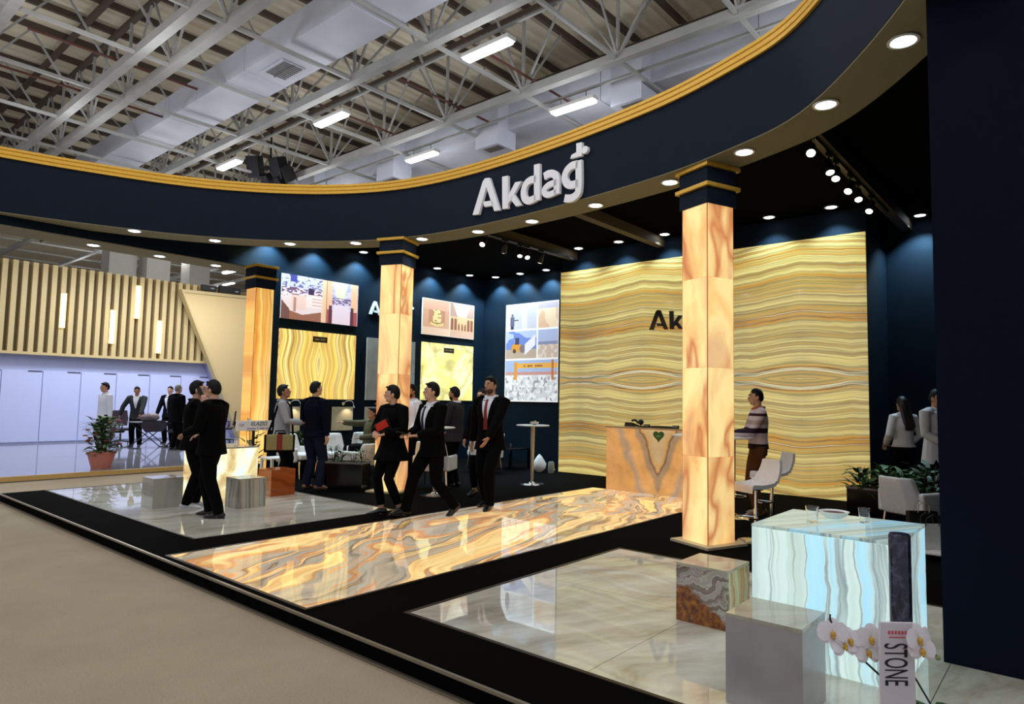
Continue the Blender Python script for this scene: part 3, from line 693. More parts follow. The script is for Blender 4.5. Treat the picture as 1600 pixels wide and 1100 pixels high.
def draw3(u, v):
    im = fill(u, v, (248, 246, 246))
    a = rect(u, v, .015, .60, .735, .99); im = paint(im, a, (206, 204, 212)); im = paint(im, a & (vnoise(u, v * .1, 18, 4) > .55), (226, 222, 226))
    im = paint(im, ((u - .13) / .018) ** 2 + ((v - .885) / .014) ** 2 < 1, (106, 100, 112)); im = paint(im, rect(u, v, .09, .17, .775, .868), (96, 98, 124)); im = paint(im, rect(u, v, .10, .16, .735, .775), (56, 58, 92)); im = paint(im, rect(u, v, .17, .25, .826, .84), (96, 92, 116))
    b = rect(u, v, .63, .985, .735, .99); im = paint(im, b, (226, 186, 150)); im = paint(im, b & (vnoise(u, v, 14, 8) > .55), (240, 212, 178)); im = paint(im, b & (v > .93), (190, 178, 190))
    c = rect(u, v, .015, .60, .44, .72); im = paint(im, c, (112, 138, 208)); im = paint(im, c & (vnoise(u, v * 2, 9, 3) > .52) & (v > .6), (186, 200, 232)); im = paint(im, c & (v < .53), (190, 168, 150))
    im = paint(im, ((u - .22) / .10) ** 2 + ((v - .55) / .045) ** 2 < 1, (222, 152, 62)); im = paint(im, rect(u, v, .19, .27, .58, .65), (66, 70, 96)); im = paint(im, ((u - .34) / .06) ** 2 + ((v - .535) / .04) ** 2 < 1, (128, 116, 120)); im = paint(im, ((u - .18) / .03) ** 2 + ((v - .515) / .022) ** 2 < 1, (70, 60, 60))
    im = paint(im, c & (abs((u - .48) * .5 - (v - .575) * 1.0) < .055) & (abs(u - .48) < .1), (236, 234, 240))
    d = rect(u, v, .63, .985, .44, .72); im = paint(im, d, (176, 186, 220)); im = paint(im, d & (v < .59), (206, 184, 168)); im = paint(im, d & (v < .57) & (vnoise(u, v, 26, 7) > .55), (226, 210, 196)); im = paint(im, d & (v > .57) & (v < .6), (140, 144, 176))
    e = rect(u, v, .015, .985, .01, .42); im = paint(im, e, (168, 186, 224)); im = paint(im, e & (v < .30) & (v > .26) , (206, 150, 142)); im = paint(im, e & (v < .27), (214, 214, 218))
    im = paint(im, e & (v < .26) & (vnoise(u, v * 1.6, 24, 12) > .55), (246, 246, 246)); im = paint(im, e & (v < .25) & (vnoise(u, v, 30, 13) > .72), (166, 164, 170))
    im = paint(im, rect(u, v, .18, .985, .335, .385) , (240, 176, 84)); im = paint(im, rect(u, v, .18, .24, .22, .40), (226, 152, 66)); im = paint(im, rect(u, v, .88, .92, .22, .42), (196, 118, 66))
    for s_, e_ in ((.36, .40), (.43, .54), (.58, .72)): im = paint(im, rect(u, v, s_, e_, .352, .368) & (np.floor(u * 90) % 3 > 0), (120, 70, 50))
    return im
frame_m = M('poster_edge_white', (238, 232, 228), 0.4)
def wall_poster(label, x0, x1, z0, z1, draw, nu, nv, wall='left'):
    if wall == 'left':
        t = thing('poster', label, 'poster', ((x0 + x1) / 2, 12.348, z0)); w = (x1 - x0) / 2; h = z1 - z0
        part('lightbox', MB().box(-w, w, -.03, 0, 0, h), frame_m, t)
        print_mesh('print', draw, nu, nv, lambda a, b: (-w + a * 2 * w, -.032, b * h), t)
    else:
        t = thing('poster', label, 'poster', (12.848, (x0 + x1) / 2, z0)); w = (x1 - x0) / 2; h = z1 - z0
        part('lightbox', MB().box(-.03, 0, -w, w, 0, h), frame_m, t)
        print_mesh('print', draw, nu, nv, lambda a, b: (-.032, w - a * 2 * w, b * h), t)
    return t
wall_poster('backlit poster of a white reception counter and a columned corridor', 6.94, 8.77, 3.21, 4.12, draw1, 150, 90)
wall_poster('backlit orange toned poster of a vase room and an arched hall', 10.65, 12.44, 3.21, 4.11, draw2, 120, 70)
wall_poster('tall backlit quarry poster with a gantry crane and a loader', 9.78, 11.52, 1.6, 4.11, draw3, 100, 160, 'back')
plate_m = M('black_name_plate', (38, 28, 20), 0.3); gold_ink = M('gold_ink', (170, 130, 60), 0.4)
def stone_panel(label, x0, x1, z0, z1, mat, plate=None, nm='onyx_lightbox', cat='light box'):
    t = thing(nm, label, cat, ((x0 + x1) / 2, 12.348, z0)); w_ = (x1 - x0) / 2
    part('slab', MB().box(-w_, w_, -.04, 0, 0, z1 - z0), mat, t)
    if plate:
        c, w = plate; lx = c - (x0 + x1) / 2; lz = z1 - z0 - .16
        p = part('name_plate', MB().box(lx - w, lx + w, -.052, -.04, lz - .06, lz + .06), plate_m, t)
        mb = MB()
        for k in range(9):
            if k != 4: mb.box(lx - w * .75 + k * w * .165, lx - w * .75 + k * w * .165 + w * .11, -.0535, -.0515, lz - .018, lz + .018)
        part('lettering', mb, gold_ink, p)
    return t
stone_panel('large lit panel of upright gold onyx with a black name plate', 6.935, 8.75, 1.59, 3.0, panel_vert_m, (7.85, .17))
stone_panel('square lit lemon and mint onyx panel under the arched hall poster', 10.67, 12.43, 1.6, 3.02, green_onyx, (11.55, .17))
grey_slab = M('unlit_grey_slab', (176, 170, 158), 0.25, var=.12, scale=5)
beige_slab = M('beige_sample_slab', (196, 182, 152), 0.3, var=.08, scale=12)
stone_panel('tall unlit grey stone panel behind the middle column', 9.06, 10.45, 1.585, 2.99, grey_slab, nm='stone_slab', cat='stone slab')
for lab, x0 in (('small beige stone sample behind the man in the grey sweater', 6.95), ('small square beige stone sample beside the navy sweater man', 8.225), ('small beige stone sample beside the seated man', 9.07)):
    stone_panel(lab, x0, x0 + .51, .923, 1.43, beige_slab, nm='stone_sample', cat='stone sample')
    t = thing('picture_lamp', 'small curved lamp over the ' + lab.replace('small ', ''), 'lamp', (x0 + .27, 12.35, 1.50), 0, 'lamps over the stone samples')
    part('base', MB().lathe([(.035, 0), (.035, .02)], n=14), chrome, t); t.children[0].rotation_euler = (R(90), 0, 0)
    part('arm', MB().tube(smooth_line([Vector((0, -.02, 0)), Vector((.06, -.08, .06)), Vector((.14, -.14, .05)), Vector((.17, -.16, -.05))], 4), .009, 6), chrome, t, smooth=True)
    part('lamp_head', MB().lathe([(.012, .02), (.028, -.03)], (.17, -.16, -.06), 12), chrome, t)
    lamp('sample_lamp_beam', 'SPOT', (x0 + .35, 12.17, 1.42), 3, (1, .86, .62), rot=(R(28), 0, 0), spot_size=R(110), spot_blend=.7, shadow_soft_size=.02)

# ---------------------------------------------------------------- reception counter
rc = thing('reception_counter', 'amber onyx reception counter with a V vein and a green heart', 'counter', (9.85, 5.42, PZ))
def absolute(o, t): o.matrix_parent_inverse = Matrix.Translation(-t.location); return o
for y0, y1 in ((4.36, 5.418), (5.422, 6.43)):
    absolute(part('front_slab', MB().box(9.85, 9.88, y0, y1, PZ, 1.19), counter_m, rc), rc)
absolute(part('side_slab', MB().box(9.88, 10.5, 6.40, 6.43, PZ, 1.19).box(9.88, 10.5, 4.36, 4.39, PZ, 1.19), counter_m, rc), rc)
absolute(part('top_slab', MB().box(9.83, 10.52, 4.34, 6.45, 1.19, 1.215), M('counter_top_amber', (196, 158, 112), 0.15, var=.15, scale=4), rc), rc)
hp = [(0.16 * math.sin(k * .2618) ** 3 * .62, (.13 * math.cos(k * .2618) - .05 * math.cos(2 * k * .2618) - .02 * math.cos(3 * k * .2618) - .01 * math.cos(4 * k * .2618)) * .62) for k in range(24)]
h = part('heart', MB().prism(hp, lambda u, v, d: (-d, u - .02, v + 1.09 - PZ), .002, .02), M('green_heart', (62, 104, 40), 0.4), rc)
text('lettering', 'onyx', .045, M('heart_ink', (190, 206, 120), 0.5), h, (-.022, -.02, 1.09 - PZ), (R(90), 0, R(-90)))
t = thing('desk_phone', 'small dark telephone on the left of the reception counter', 'telephone', (10.2, 6.12, 1.215), R(70))
part('base', MB().hexa([(-.11, -.09, 0), (.11, -.09, 0), (.11, .09, 0), (-.11, .09, 0)], [(-.1, -.08, .02), (.1, -.08, .02), (.1, .08, .07), (-.1, .08, .07)]), black_plastic, t)
part('handset', MB().tube(smooth_line([Vector((-.08, -.07, .06)), Vector((-.08, 0, .11)), Vector((-.08, .07, .10))], 4), .02, 8), black_plastic, t, smooth=True)
t = thing('speaker_pod', 'round dark camera pod on the reception counter', 'device', (10.0, 5.83, 1.215))
part('stand', MB().lathe([(.05, 0), (.045, .015), (.012, .02), (.012, .05)], n=14), black_plastic, t, smooth=True); part('head', MB().ball((0, 0, .085), .05), black_plastic, t, smooth=True)
for k, (y, lab) in enumerate(((5.45, 'open dark laptop lying low on the reception counter'), (4.85, 'dark keyboard box on the reception counter near the column'))):
    t = thing('laptop' if k == 0 else 'keyboard', lab, 'computer', (10.08, y, 1.215), R(-4))
    part('base', MB().box(-.12, .12, -.18, .18, 0, .018), black_plastic, t, bevel=.004)
    if k == 0: part('lid', MB().box(-.118, .118, -.178, .178, .02, .03), M('laptop_lid', (40, 40, 44), .3), t, bevel=.004)
    else:
        mb = MB()
        for i in range(4):
            for j in range(10): mb.box(-.1 + i * .05, -.062 + i * .05, -.165 + j * .033, -.138 + j * .033, .018, .026)
        q = part('keys', mb, M('key_grey', (60, 60, 64), .5), t, kind='stuff')
for k, y in enumerate((5.72, 5.18, 4.62)):
    t = thing('business_card_tray', ('dark card tray beside the telephone on the counter', 'dark card tray in the middle of the counter', 'dark card tray at the column end of the counter')[k], 'tray', (9.98, y, 1.215))
    part('tray', MB().box(-.04, .04, -.06, .06, 0, .02).box(.03, .04, -.06, .06, .02, .05), black_plastic, t); part('cards', MB().box(-.03, .025, -.045, .045, .02, .038), M('card_grey', (150, 140, 120), .6), t)

# ---------------------------------------------------------------- stone cubes and lit bars
def cube(label, x, y, sx, sy, h, mats, group=None):
    """hollow plinth of five slabs, mitred: front/left/right/back/top"""
    t = thing('stone_cube', label, 'plinth', (x, y, PZ), 0, group); a, b = sx / 2, sy / 2; m = mats if isinstance(mats, (list, tuple)) else [mats] * 2
    part('side_slab', MB().box(-a, -a + .02, -b, b, 0, h - .02), m[0], t); part('side_slab', MB().box(-a + .02, a - .02, -b, -b + .02, 0, h - .02), m[1], t)
    part('side_slab', MB().box(-a + .02, a - .02, b - .02, b, 0, h - .02), m[1], t); part('side_slab', MB().box(a - .02, a, -b, b, 0, h - .02), m[0], t)
    part('top_slab', MB().box(-a, a, -b, b, h - .0195, h), m[-1], t)
    return t
def agate():
    g = G('brown_grey_agate'); c = g.obj(); x, y, z = g.sep(c)
    w = g.node('ShaderNodeTexNoise', {'Vector': c, 'Scale': 5.0, 'Detail': 4.0, 'Roughness': 0.55}).outputs[0]
    t = g.add(g.add(g.mul(z, 1.0), g.mul(y, 0.55)), g.mul(g.add(w, -.5), .42))
    n = g.noise(g.comb(0.0, 0.0, t), 7, 3, .6)
    rust = g.ramp(g.add(g.mul(z, 1.0), g.add(g.mul(y, -.55), g.mul(g.add(w, -.5), .8))), [(0.08, (1, 1, 1)), (0.16, (0, 0, 0))])
    col = g.ramp(n, [(0.30, RGB(64, 44, 34)), (0.36, RGB(168, 158, 146)), (0.45, RGB(186, 180, 170)), (0.50, RGB(120, 104, 92)), (0.55, RGB(196, 190, 178)), (0.62, RGB(160, 120, 84)), (0.7, RGB(140, 132, 124))])
    f = g.noise(c, 26, 4, .6)
    br = g.ramp(f, [(0.3, RGB(70, 34, 14)), (0.5, RGB(134, 74, 30)), (0.7, RGB(176, 116, 44))])
    return g.fin(g.mix(rust, col, br), 0.06, spec=.6)
def veined(name, stops, axes=(1.0, 0.3, 0.0), freq=6, wav=.12, rough=.08, es=0):
    g = G(name); x, y, z = g.sep(g.obj()); w = g.noise(g.obj(), 3.0, 3)
    t = g.add(g.add(g.mul(x, axes[0]), g.mul(y, axes[1])), g.add(g.mul(z, axes[2]), g.mul(g.add(w, -.5), wav)))
    n = g.noise(g.comb(0.0, 0.0, t), freq, 4, .55); col = g.ramp(n, stops)
    return g.fin(col, rough, spec=.6)
agate_m = agate()
olive_m = veined('olive_veined_face', [(0.3, RGB(150, 140, 96)), (0.42, RGB(196, 190, 150)), (0.5, RGB(176, 130, 80)), (0.56, RGB(206, 202, 170)), (0.7, RGB(140, 134, 96))], (2.0, .5, .5), 5, .5)
gloss_top = veined('pale_gloss_top', [(0.3, RGB(150, 142, 124)), (0.6, RGB(184, 178, 162))], (1, 1, 0), 4, .4, .03)
grey_m = M('warm_grey_marble', (170, 164, 164), 0.2, var=.08, scale=5)
cube('brown and grey agate cube beside the near lit column', 4.55, 2.06, .38, .38, .40, [agate_m, olive_m, gloss_top])
cube('plain pale grey marble cube in front of the cool white bar', 3.54, 1.26, .365, .385, .45, [grey_m, grey_m, gloss_top])
stripe_m = veined('grey_brown_striped_marble', [(0.28, RGB(92, 70, 48)), (0.36, RGB(176, 156, 134)), (0.45, RGB(186, 184, 178)), (0.5, RGB(140, 136, 128)), (0.56, RGB(196, 186, 168)), (0.62, RGB(206, 186, 164)), (0.7, RGB(112, 84, 56))], (1.0, .6, .08), 7, .05)
cube('striped grey and brown marble cube in front of the lit cloudy bar', 4.63, 8.93, .38, .38, .40, [stripe_m, stripe_m, gloss_top])
red_m = veined('red_travertine', [(0.3, RGB(128, 58, 22)), (0.5, RGB(166, 82, 34)), (0.7, RGB(188, 104, 50))], (.3, .2, 1.6), 5, .4, .2)
cube('rust red travertine cube beside the planter box', 5.50, 9.66, .40, .38, .40, red_m)
pale_m = veined('pale_grey_lined_marble', [(0.3, RGB(160, 156, 146)), (0.5, RGB(186, 184, 176)), (0.7, RGB(174, 166, 150))], (.5, 1.0, 0), 6, .08)
cube('pale lined marble cube at the left end of the marble floor', 3.84, 9.68, .38, .38, .40, [pale_m, pale_m, gloss_top])
# cool white lit bar at the right
wb = thing('lit_bar', 'cool white striped onyx bar glowing beside the dark end wall', 'bar counter', (4.47, 1.19, PZ))
bx, by, bh = .385, .405, .79
for nm, b in (('front_slab', (-bx, -bx + .02, -by, by)), ('side_slab', (-bx + .02, bx - .02, -by, -by + .02)), ('side_slab', (-bx + .02, bx - .02, by - .02, by)), ('back_slab', (bx - .02, bx, -by, by))):
    part(nm, MB().box(b[0], b[1], b[2], b[3], .0, bh - .022), bar_m, wb)
part('top_slab', MB().box(-bx - .002, bx + .002, -by - .002, by + .002, bh - .02, bh), bar_top_m, wb, bevel=.002)
cloud_m = marbled('cloudy_lit_onyx', [(0.34, RGB(166, 126, 80)), (0.42, RGB(206, 176, 124)), (0.49, RGB(226, 206, 150)), (0.54, RGB(246, 246, 206)), (0.62, RGB(232, 250, 244))], 1.5, 0.8, 0.95, None, rnd=False, seed=2.0)
bx, by, bh = .385, .385, .75
lb = thing('lit_bar', 'cloudy warm white onyx bar glowing behind the two men at the left', 'bar counter', (4.85, 10.15, PZ))
for nm, b in (('front_slab', (-bx, -bx + .02, -by, by)), ('side_slab', (-bx + .02, bx - .02, -by, -by + .02)), ('side_slab', (-bx + .02, bx - .02, by - .02, by)), ('back_slab', (bx - .02, bx, -by, by))):
    part(nm, MB().box(b[0], b[1], b[2], b[3], 0, bh - .022), cloud_m, lb)
part('top_slab', MB().box(-bx - .002, bx + .002, -by - .002, by + .002, bh - .02, bh), gloss_top, lb, bevel=.002)
# ---------------------------------------------------------------- furniture of the stand
white_shell = M('white_moulded_shell', (214, 208, 206), 0.4, var=.03)
white_fabric = M('white_leatherette', (216, 212, 208), 0.5, var=.04)
def bar_stool(label, x, y, rz, z=PZ):
    """faces local +Y"""
    t = thing('bar_stool', label, 'stool', (x, y, z), rz, 'white bar stools with chrome posts')
    part('base', MB().lathe([(.205, 0), (.205, .008), (.15, .018), (.05, .03), (.03, .06)], n=28), chrome, t, smooth=True)
    part('post', MB().tube([(0, 0, .03), (0, 0, .36)], .028, 14).tube([(0, 0, .34), (0, 0, .60)], .018, 12), chrome, t, smooth=True)
    part('footrest', MB().tube([(.028 * s, .01, .27) for s in (-1,)] + [(-.12, .10, .27), (-.10, .19, .27), (0, .22, .27), (.10, .19, .27), (.12, .10, .27), (.028, .01, .27)], .011, 8), chrome, t, smooth=True)
    prof = [(.21, .60), (.19, .635), (.05, .62), (-.10, .635), (-.16, .70), (-.20, .80), (-.215, .90)]
    rings = []
    for k, (yy, zz) in enumerate(smooth_line([Vector((a, b, 0)) for a, b in prof], 4)[:] and [(p.x, p.y) for p in smooth_line([Vector((a, b, 0)) for a, b in prof], 4)]):
        f = k / 24; w = .19 if f < .6 else .19 - (f - .6) * .14
        up = max(0.0, 1 - abs(f - .45) * 2.2) * .03
        th = .045 if f < .5 else .035
        ny, nz = (0, -1) if f < .4 else ((-1, 0) if f > .65 else (-.7, -.7))
        top = [(-w + i * w / 4, yy + (up if f > .5 else 0) * abs(i - 4) / 4, zz + (up if f < .6 else 0) * abs(i - 4) / 4) for i in range(9)]
        bot = [(px, py + ny * th, pz + nz * th) for px, py, pz in reversed(top)]
        rings.append(top + bot)
    part('seat_shell', MB().loft(rings), white_shell, t, smooth=60, bevel=.006)
    part('seat_plate', MB().cyl((0, 0, 0), .08, .57, .60, 14), black_plastic, t)
    return t
bar_stool('white bar stool beside the near lit column, its back to the right', 7.38, 2.83, R(62))
bar_stool('white bar stool behind the man in the striped sweater', 8.66, 3.11, R(48))
def high_table(label, x, y, r=.30, z=PZ, rest=False):
    t = thing('high_table', label, 'table', (x, y, z), 0, 'round white high tables')
    part('base', MB().lathe([(.235, 0), (.235, .008), (.18, .014), (.06, .03), (.04, .05)], n=30), chrome, t, smooth=True)
    part('post', MB().tube([(0, 0, .03), (0, 0, .10), (0, 0, 1.05)], [.022, .028, .04], 14), M('pale_steel_post', (206, 196, 172), .3, metal=.7), t, smooth=True)
    part('tabletop', MB().lathe([(r, 1.055), (r + .005, 1.065), (r, 1.075), (.01, 1.075)], n=36).lathe([(.01, 1.05), (r * .9, 1.052), (r, 1.056)], n=36, cap=False), white_plastic, t, smooth=True)
    if rest: part('footrest', MB().tube([(.17 * math.cos(k * .3927), .17 * math.sin(k * .3927), .28) for k in range(16)], .01, 6, closed=True).bar((-.17, 0, .28), (.17, 0, .28), .012), chrome, t)
    return t
high_table('round white high table with a small dish, left of the banded onyx wall', 9.38, 7.72)
high_table('round high table behind the walking man with the striped tie', 7.20, 7.92)
high_table('round high table the man in the striped sweater leans on', 8.72, 3.66, .27, rest=True)
high_table('round white high table half hidden behind the near lit column', 8.75, 4.27, .27)
t = thing('dish', 'small glass dish with bits on the high table left of the onyx wall', 'dish', (9.40, 7.70, 1.196), 0)
part('bowl', MB().lathe([(.03, 0), (.07, .025), (.085, .05), (.08, .05), (.064, .028), (.02, .008)], n=20), M('frosted_dish', (206, 200, 186), .25), t, smooth=True)
part('sweets', MB().ball((.02, 0, .045), .03, 8, 6).ball((-.03, .01, .04), .028, 8, 6).ball((.0, -.03, .04), .03, 8, 6), M('sweets', (190, 160, 120), .5), t, kind='stuff')

def tub_chair(label, x, y, rz, z=PZ, group='white lounge chairs', w=.30, back=.80):
    """upholstered lounge chair on four chrome legs, faces local +Y"""
    t = thing('lounge_chair', label, 'chair', (x, y, z), rz, group)
    part('seat', MB().box(-w + .03, w - .03, -.24, .27, .34, .45), white_fabric, t, bevel=.035, seg=3)
    rings = []
    for k in range(7):
        f = k / 6; zz = .30 + (back - .30) * f; yb = -.24 - .12 * f; hw = w - .06 * f * f
        rings.append([(-hw, yb + .10, zz), (-hw * .6, yb + .03, zz), (hw * .6, yb + .03, zz), (hw, yb + .10, zz), (hw, yb + .02, zz), (hw * .6, yb - .07, zz), (-hw * .6, yb - .07, zz), (-hw, yb + .02, zz)])
    part('backrest', MB().loft(rings), white_fabric, t, smooth=50, bevel=.02, seg=3)
    for sx in (-1, 1):
        part('armrest', MB().box(sx * w - .035, sx * w + .035, -.26, .20, .30, .56), white_fabric, t, bevel=.03, seg=3)
        for sy in (-.22, .22): part('leg', MB().tube([(sx * (w - .05), sy, .32), (sx * (w - .02), sy * 1.15, 0)], [.016, .011], 8), chrome, t)
    return t
tub_chair('white lounge chair turned its back beside the green planter at the right', 8.85, 1.52, R(-118), w=.26, back=.72)
tub_chair('white lounge chair with a tall back under the beige stone sample', 7.60, 11.25, R(170))
tub_chair('white lounge chair the seated waving man sits on', 8.33, 11.22, R(150))
tub_chair('white rounded lounge chair just behind the black planter box', 7.40, 10.15, R(10), back=.70)
tub_chair('white lounge chair between the bag and the navy sweater man', 6.95, 11.45, R(-160))
tub_chair('white lounge chair right of the man with the red tie', 10.25, 9.75, R(80))
tub_chair('white lounge chair behind the middle lit column', 7.85, 8.62, R(-60))
def low_table(label, x, y, w, d, h, mat, z=PZ, rz=0):
    t = thing('low_table', label, 'table', (x, y, z), rz)
    part('top', MB().box(-w / 2, w / 2, -d / 2, d / 2, h - .03, h), mat, t, bevel=.006)
    for sx in (-1, 1):
        for sy in (-1, 1): part('leg', MB().box(sx * (w / 2 - .03) - .02, sx * (w / 2 - .03) + .02, sy * (d / 2 - .03) - .02, sy * (d / 2 - .03) + .02, 0, h - .03), mat, t)
    return t
low_table('low black side table with glasses right of the red tie man', 11.25, 9.9, .7, .6, .45, black_gloss)
low_table('low white table behind the bag man', 6.15, 10.85, .40, .40, .46, white_plastic)
def drinking_glass(label, x, y, z, r=.034, h=.09, group='clear glasses'):
    t = thing('drinking_glass', label, 'glass', (x, y, z), 0, group)
    part('glass_wall', MB().lathe([(r * .8, 0), (r, h), (r - .003, h), (r * .8 - .003, .006), (.001, .006)], n=18), glass_m, t, smooth=True)
    return t
def glass_mat():
    g = G('clear_glass'); return g.fin((1, 1, 1, 1), 0.02, **{'Transmission Weight': 1.0, 'IOR': 1.45})
glass_m = glass_mat()
drinking_glass('clear tumbler on the cool white bar, left of the bowl', 4.40, 1.33, .911, .04, .10)
drinking_glass('clear tumbler on the cool white bar, right of the bowl', 4.63, 1.08, .911, .036, .09)
for k, (x, y) in enumerate(((11.15, 9.8), (11.35, 10.0))): drinking_glass(('clear glass on the near end of the low black table', 'clear glass on the far end of the low black table')[k], x, y, PZ + .451)
t = thing('ashtray_bowl', 'wide white bowl with dark filling between two tumblers on the bar', 'bowl', (4.66, 1.27, .911))
part('bowl', MB().lathe([(.04, 0), (.075, .02), (.095, .045), (.088, .046), (.06, .025), (.001, .012)], n=24), M('white_china', (236, 236, 236), .2), t, smooth=True)
part('filling', MB().lathe([(.001, .042), (.07, .038), (.075, .032)], n=18), M('dark_filling', (92, 58, 60), .6), t)
t = thing('stone_cylinder', 'slim upright cylinder of mottled blue black stone against the cool white bar', 'stone', (3.92, .75, PZ))
def sodalite():
    g = G('mottled_blue_black_stone'); n = g.noise(g.obj(), 16, 5, .6, .8)
    return g.fin(g.ramp(n, [(0.35, RGB(20, 20, 26)), (0.5, RGB(38, 38, 58)), (0.62, RGB(74, 74, 96)), (0.75, RGB(130, 128, 140))]), .12)
sod = sodalite()
part('shaft', MB().lathe([(.052, 0), (.052, .86), (.046, .87), (.001, .87)], n=28), sod, t, smooth=40)
drinking_glass('small clear tumbler at the left of the lit cloudy bar top', 4.75, 10.1, PZ + .751, .03, .08)
drinking_glass('small clear tumbler at the right of the lit cloudy bar top', 4.98, 9.98, PZ + .751, .03, .08)
t = thing('ceramic_pot', 'white knobbly ceramic pot low on the floor left of the banded onyx wall', 'pot', (11.15, 8.98, PZ)); part('body', MB().lathe([(.07, 0), (.14, .08), (.15, .18), (.09, .27), (.07, .30)], n=18), M('white_china', (236, 236, 236), .2), t, smooth=True); part('lid', MB().lathe([(.075, .30), (.04, .34), (.015, .37)], n=14), M('white_china', (236, 236, 236), .2), t, smooth=True)
t = thing('ceramic_cup', 'small white cup on the floor between the ceramic pot and the onyx wall', 'cup', (11.28, 8.75, PZ)); part('body', MB().lathe([(.05, 0), (.08, .06), (.075, .06), (.04, .01)], n=16), M('white_china', (236, 236, 236), .2), t, smooth=True)
t = thing('ceramic_jar', 'pale upright jar on the floor against the left edge of the onyx wall', 'jar', (11.1, 8.62, PZ)); part('body', MB().lathe([(.055, 0), (.07, .05), (.065, .2), (.05, .24), (.045, .24)], n=16), M('grey_china', (150, 150, 146), .3), t, smooth=True)
# paper bags
def paper_bag(label, x, y, rz, w, d, h, mat, cord, z=PZ, nm='paper_bag'):
    t = thing(nm, label, 'bag', (x, y, z), rz); a, b = w / 2, d / 2
    mb = MB(); mb.hexa([(-a, -b, 0), (a, -b, 0), (a, b, 0), (-a, b, 0)], [(-a, -b * .7, h), (a, -b * .7, h), (a, b * .7, h), (-a, b * .7, h)])
    mb.f.pop(1); mb.mi.pop()
    o = part('body', mb, mat, t); sd = o.modifiers.new('s', 'SOLIDIFY'); sd.thickness = .004
    for s in (-1, 1):
        part('handle', MB().tube([(-a * .4, s * b * .72, h - .01), (-a * .35, s * b * .9, h + .07), (0, s * b * 1.1, h + .11), (a * .35, s * b * .9, h + .07), (a * .4, s * b * .72, h - .01)], .005, 6), cord, t, smooth=True)
    return t
cord_m = M('grey_rope', (176, 160, 130), .7); cord_b = M('dark_rope', (40, 36, 34), .7)
low_table('low white table carrying the paper bags by the dark end wall', 8.03, 1.26, .56, .46, .08, white_plastic)
paper_bag('white paper bag with a dark cord handle near the dark end wall', 7.95, 1.24, R(-50), .34, .12, .24, M('white_paper', (214, 210, 204), .6), cord_b, PZ + .082)
paper_bag('black paper bag with pale rope handles behind the cool white bar', 8.14, 1.34, R(-50), .30, .10, .34, M('black_paper', (18, 17, 18), .4), cord_m, PZ + .082)

# ---------------------------------------------------------------- plants
leaf_m = M('leaf_green', (58, 96, 40), .5, var=.25, scale=14); leaf_d = M('dark_leaf_green', (40, 74, 30), .5, var=.3, scale=14); stem_m = M('stem_brown', (70, 66, 34), .7)
def blade(mb, p, d, ln, w, droop=.4, n=4):
    """one pointed leaf starting at p in direction d"""
    p = Vector(p); d = Vector(d).normalized(); sd = d.cross(Vector((0, 0, 1)))
    sd = sd.normalized() if sd.length > .05 else Vector((1, 0, 0))
    L_, R_ = [], []
    for k in range(n + 1):
        f = k / n; q = p + d * ln * f + Vector((0, 0, -droop * ln * f * f)); ww = w * math.sin(math.pi * (0.12 + .88 * f) ** .8) if f < 1 else .0005
        L_.append(q - sd * ww); R_.append(q + sd * ww)
    vs = L_ + R_ ; m = n + 1
    vs = vs + [v - Vector((0, 0, .0015)) for v in vs]
    fs = [(k, k + 1, m + k + 1, m + k) for k in range(n)] + [(2 * m + k, 3 * m + k, 3 * m + k + 1, 2 * m + k + 1) for k in range(n)]
    mb.addf(vs, fs)
def bush(parent, c, r, h, n, ln, w, mat, rs_, up=.5, droop=.35, stems=5):
    mb = MB()
    for k in range(n):
        a = rs_.uniform(0, 6.28); q = rs_.uniform(0, 1) ** .6 * r; z = c[2] + rs_.uniform(.05, 1) * h
        d = Vector((math.cos(a), math.sin(a), up + rs_.uniform(-.4, .6)))
        blade(mb, (c[0] + q * math.cos(a) * .7, c[1] + q * math.sin(a) * .7, z - ln * .3), d, ln * rs_.uniform(.6, 1.2), w * rs_.uniform(.7, 1.2), droop)
    part('foliage', mb, mat, parent, kind='stuff')
    st = MB()
    for k in range(stems):
        a = rs_.uniform(0, 6.28); st.tube([(c[0] + math.cos(a) * r * .15, c[1] + math.sin(a) * r * .15, c[2] - .02), (c[0] + math.cos(a) * r * .5, c[1] + math.sin(a) * r * .5, c[2] + h * .85)], [.007, .003], 5)
    part('stem', st, stem_m, parent, kind='stuff')
rg = random.Random(11)
def planter(label, x, y, rz, w, d, h, pots, mat=leaf_m, z=PZ):
    t = thing('planter_box', label, 'planter', (x, y, z), rz); a, b = w / 2, d / 2
    part('box', MB().box(-a, a, -b, b, 0, h - .03), black_gloss, t, bevel=.004)
    part('rim', MB().box(-a - .005, a + .005, -b - .005, -b + .015, h - .03, h).box(-a - .005, a + .005, b - .015, b + .005, h - .03, h).box(-a - .005, -a + .015, -b, b, h - .03, h).box(a - .015, a + .005, -b, b, h - .03, h), M('planter_rim_steel', (120, 120, 118), .3, metal=.7), t)
    part('soil', MB().box(-a + .015, a - .015, -b + .015, b - .015, h - .04, h - .02), M('soil', (44, 32, 24), .9, var=.3), t)
    for (px, py, r_, h_, n_l, ln) in pots:
        bush(t, (px, py, h - .02), r_, h_, n_l, ln, ln * .13, mat, rg)
    return t
planter('long black planter box with thin green plants in front of the lounge chairs', 6.62, 9.42, R(-64), .68, .30, .46, [(-.26, 0, .11, .30, 34, .16), (-.12, 0, .10, .22, 22, .15), (.10, 0, .10, .18, 16, .14), (.28, 0, .12, .26, 34, .13)], leaf_d)
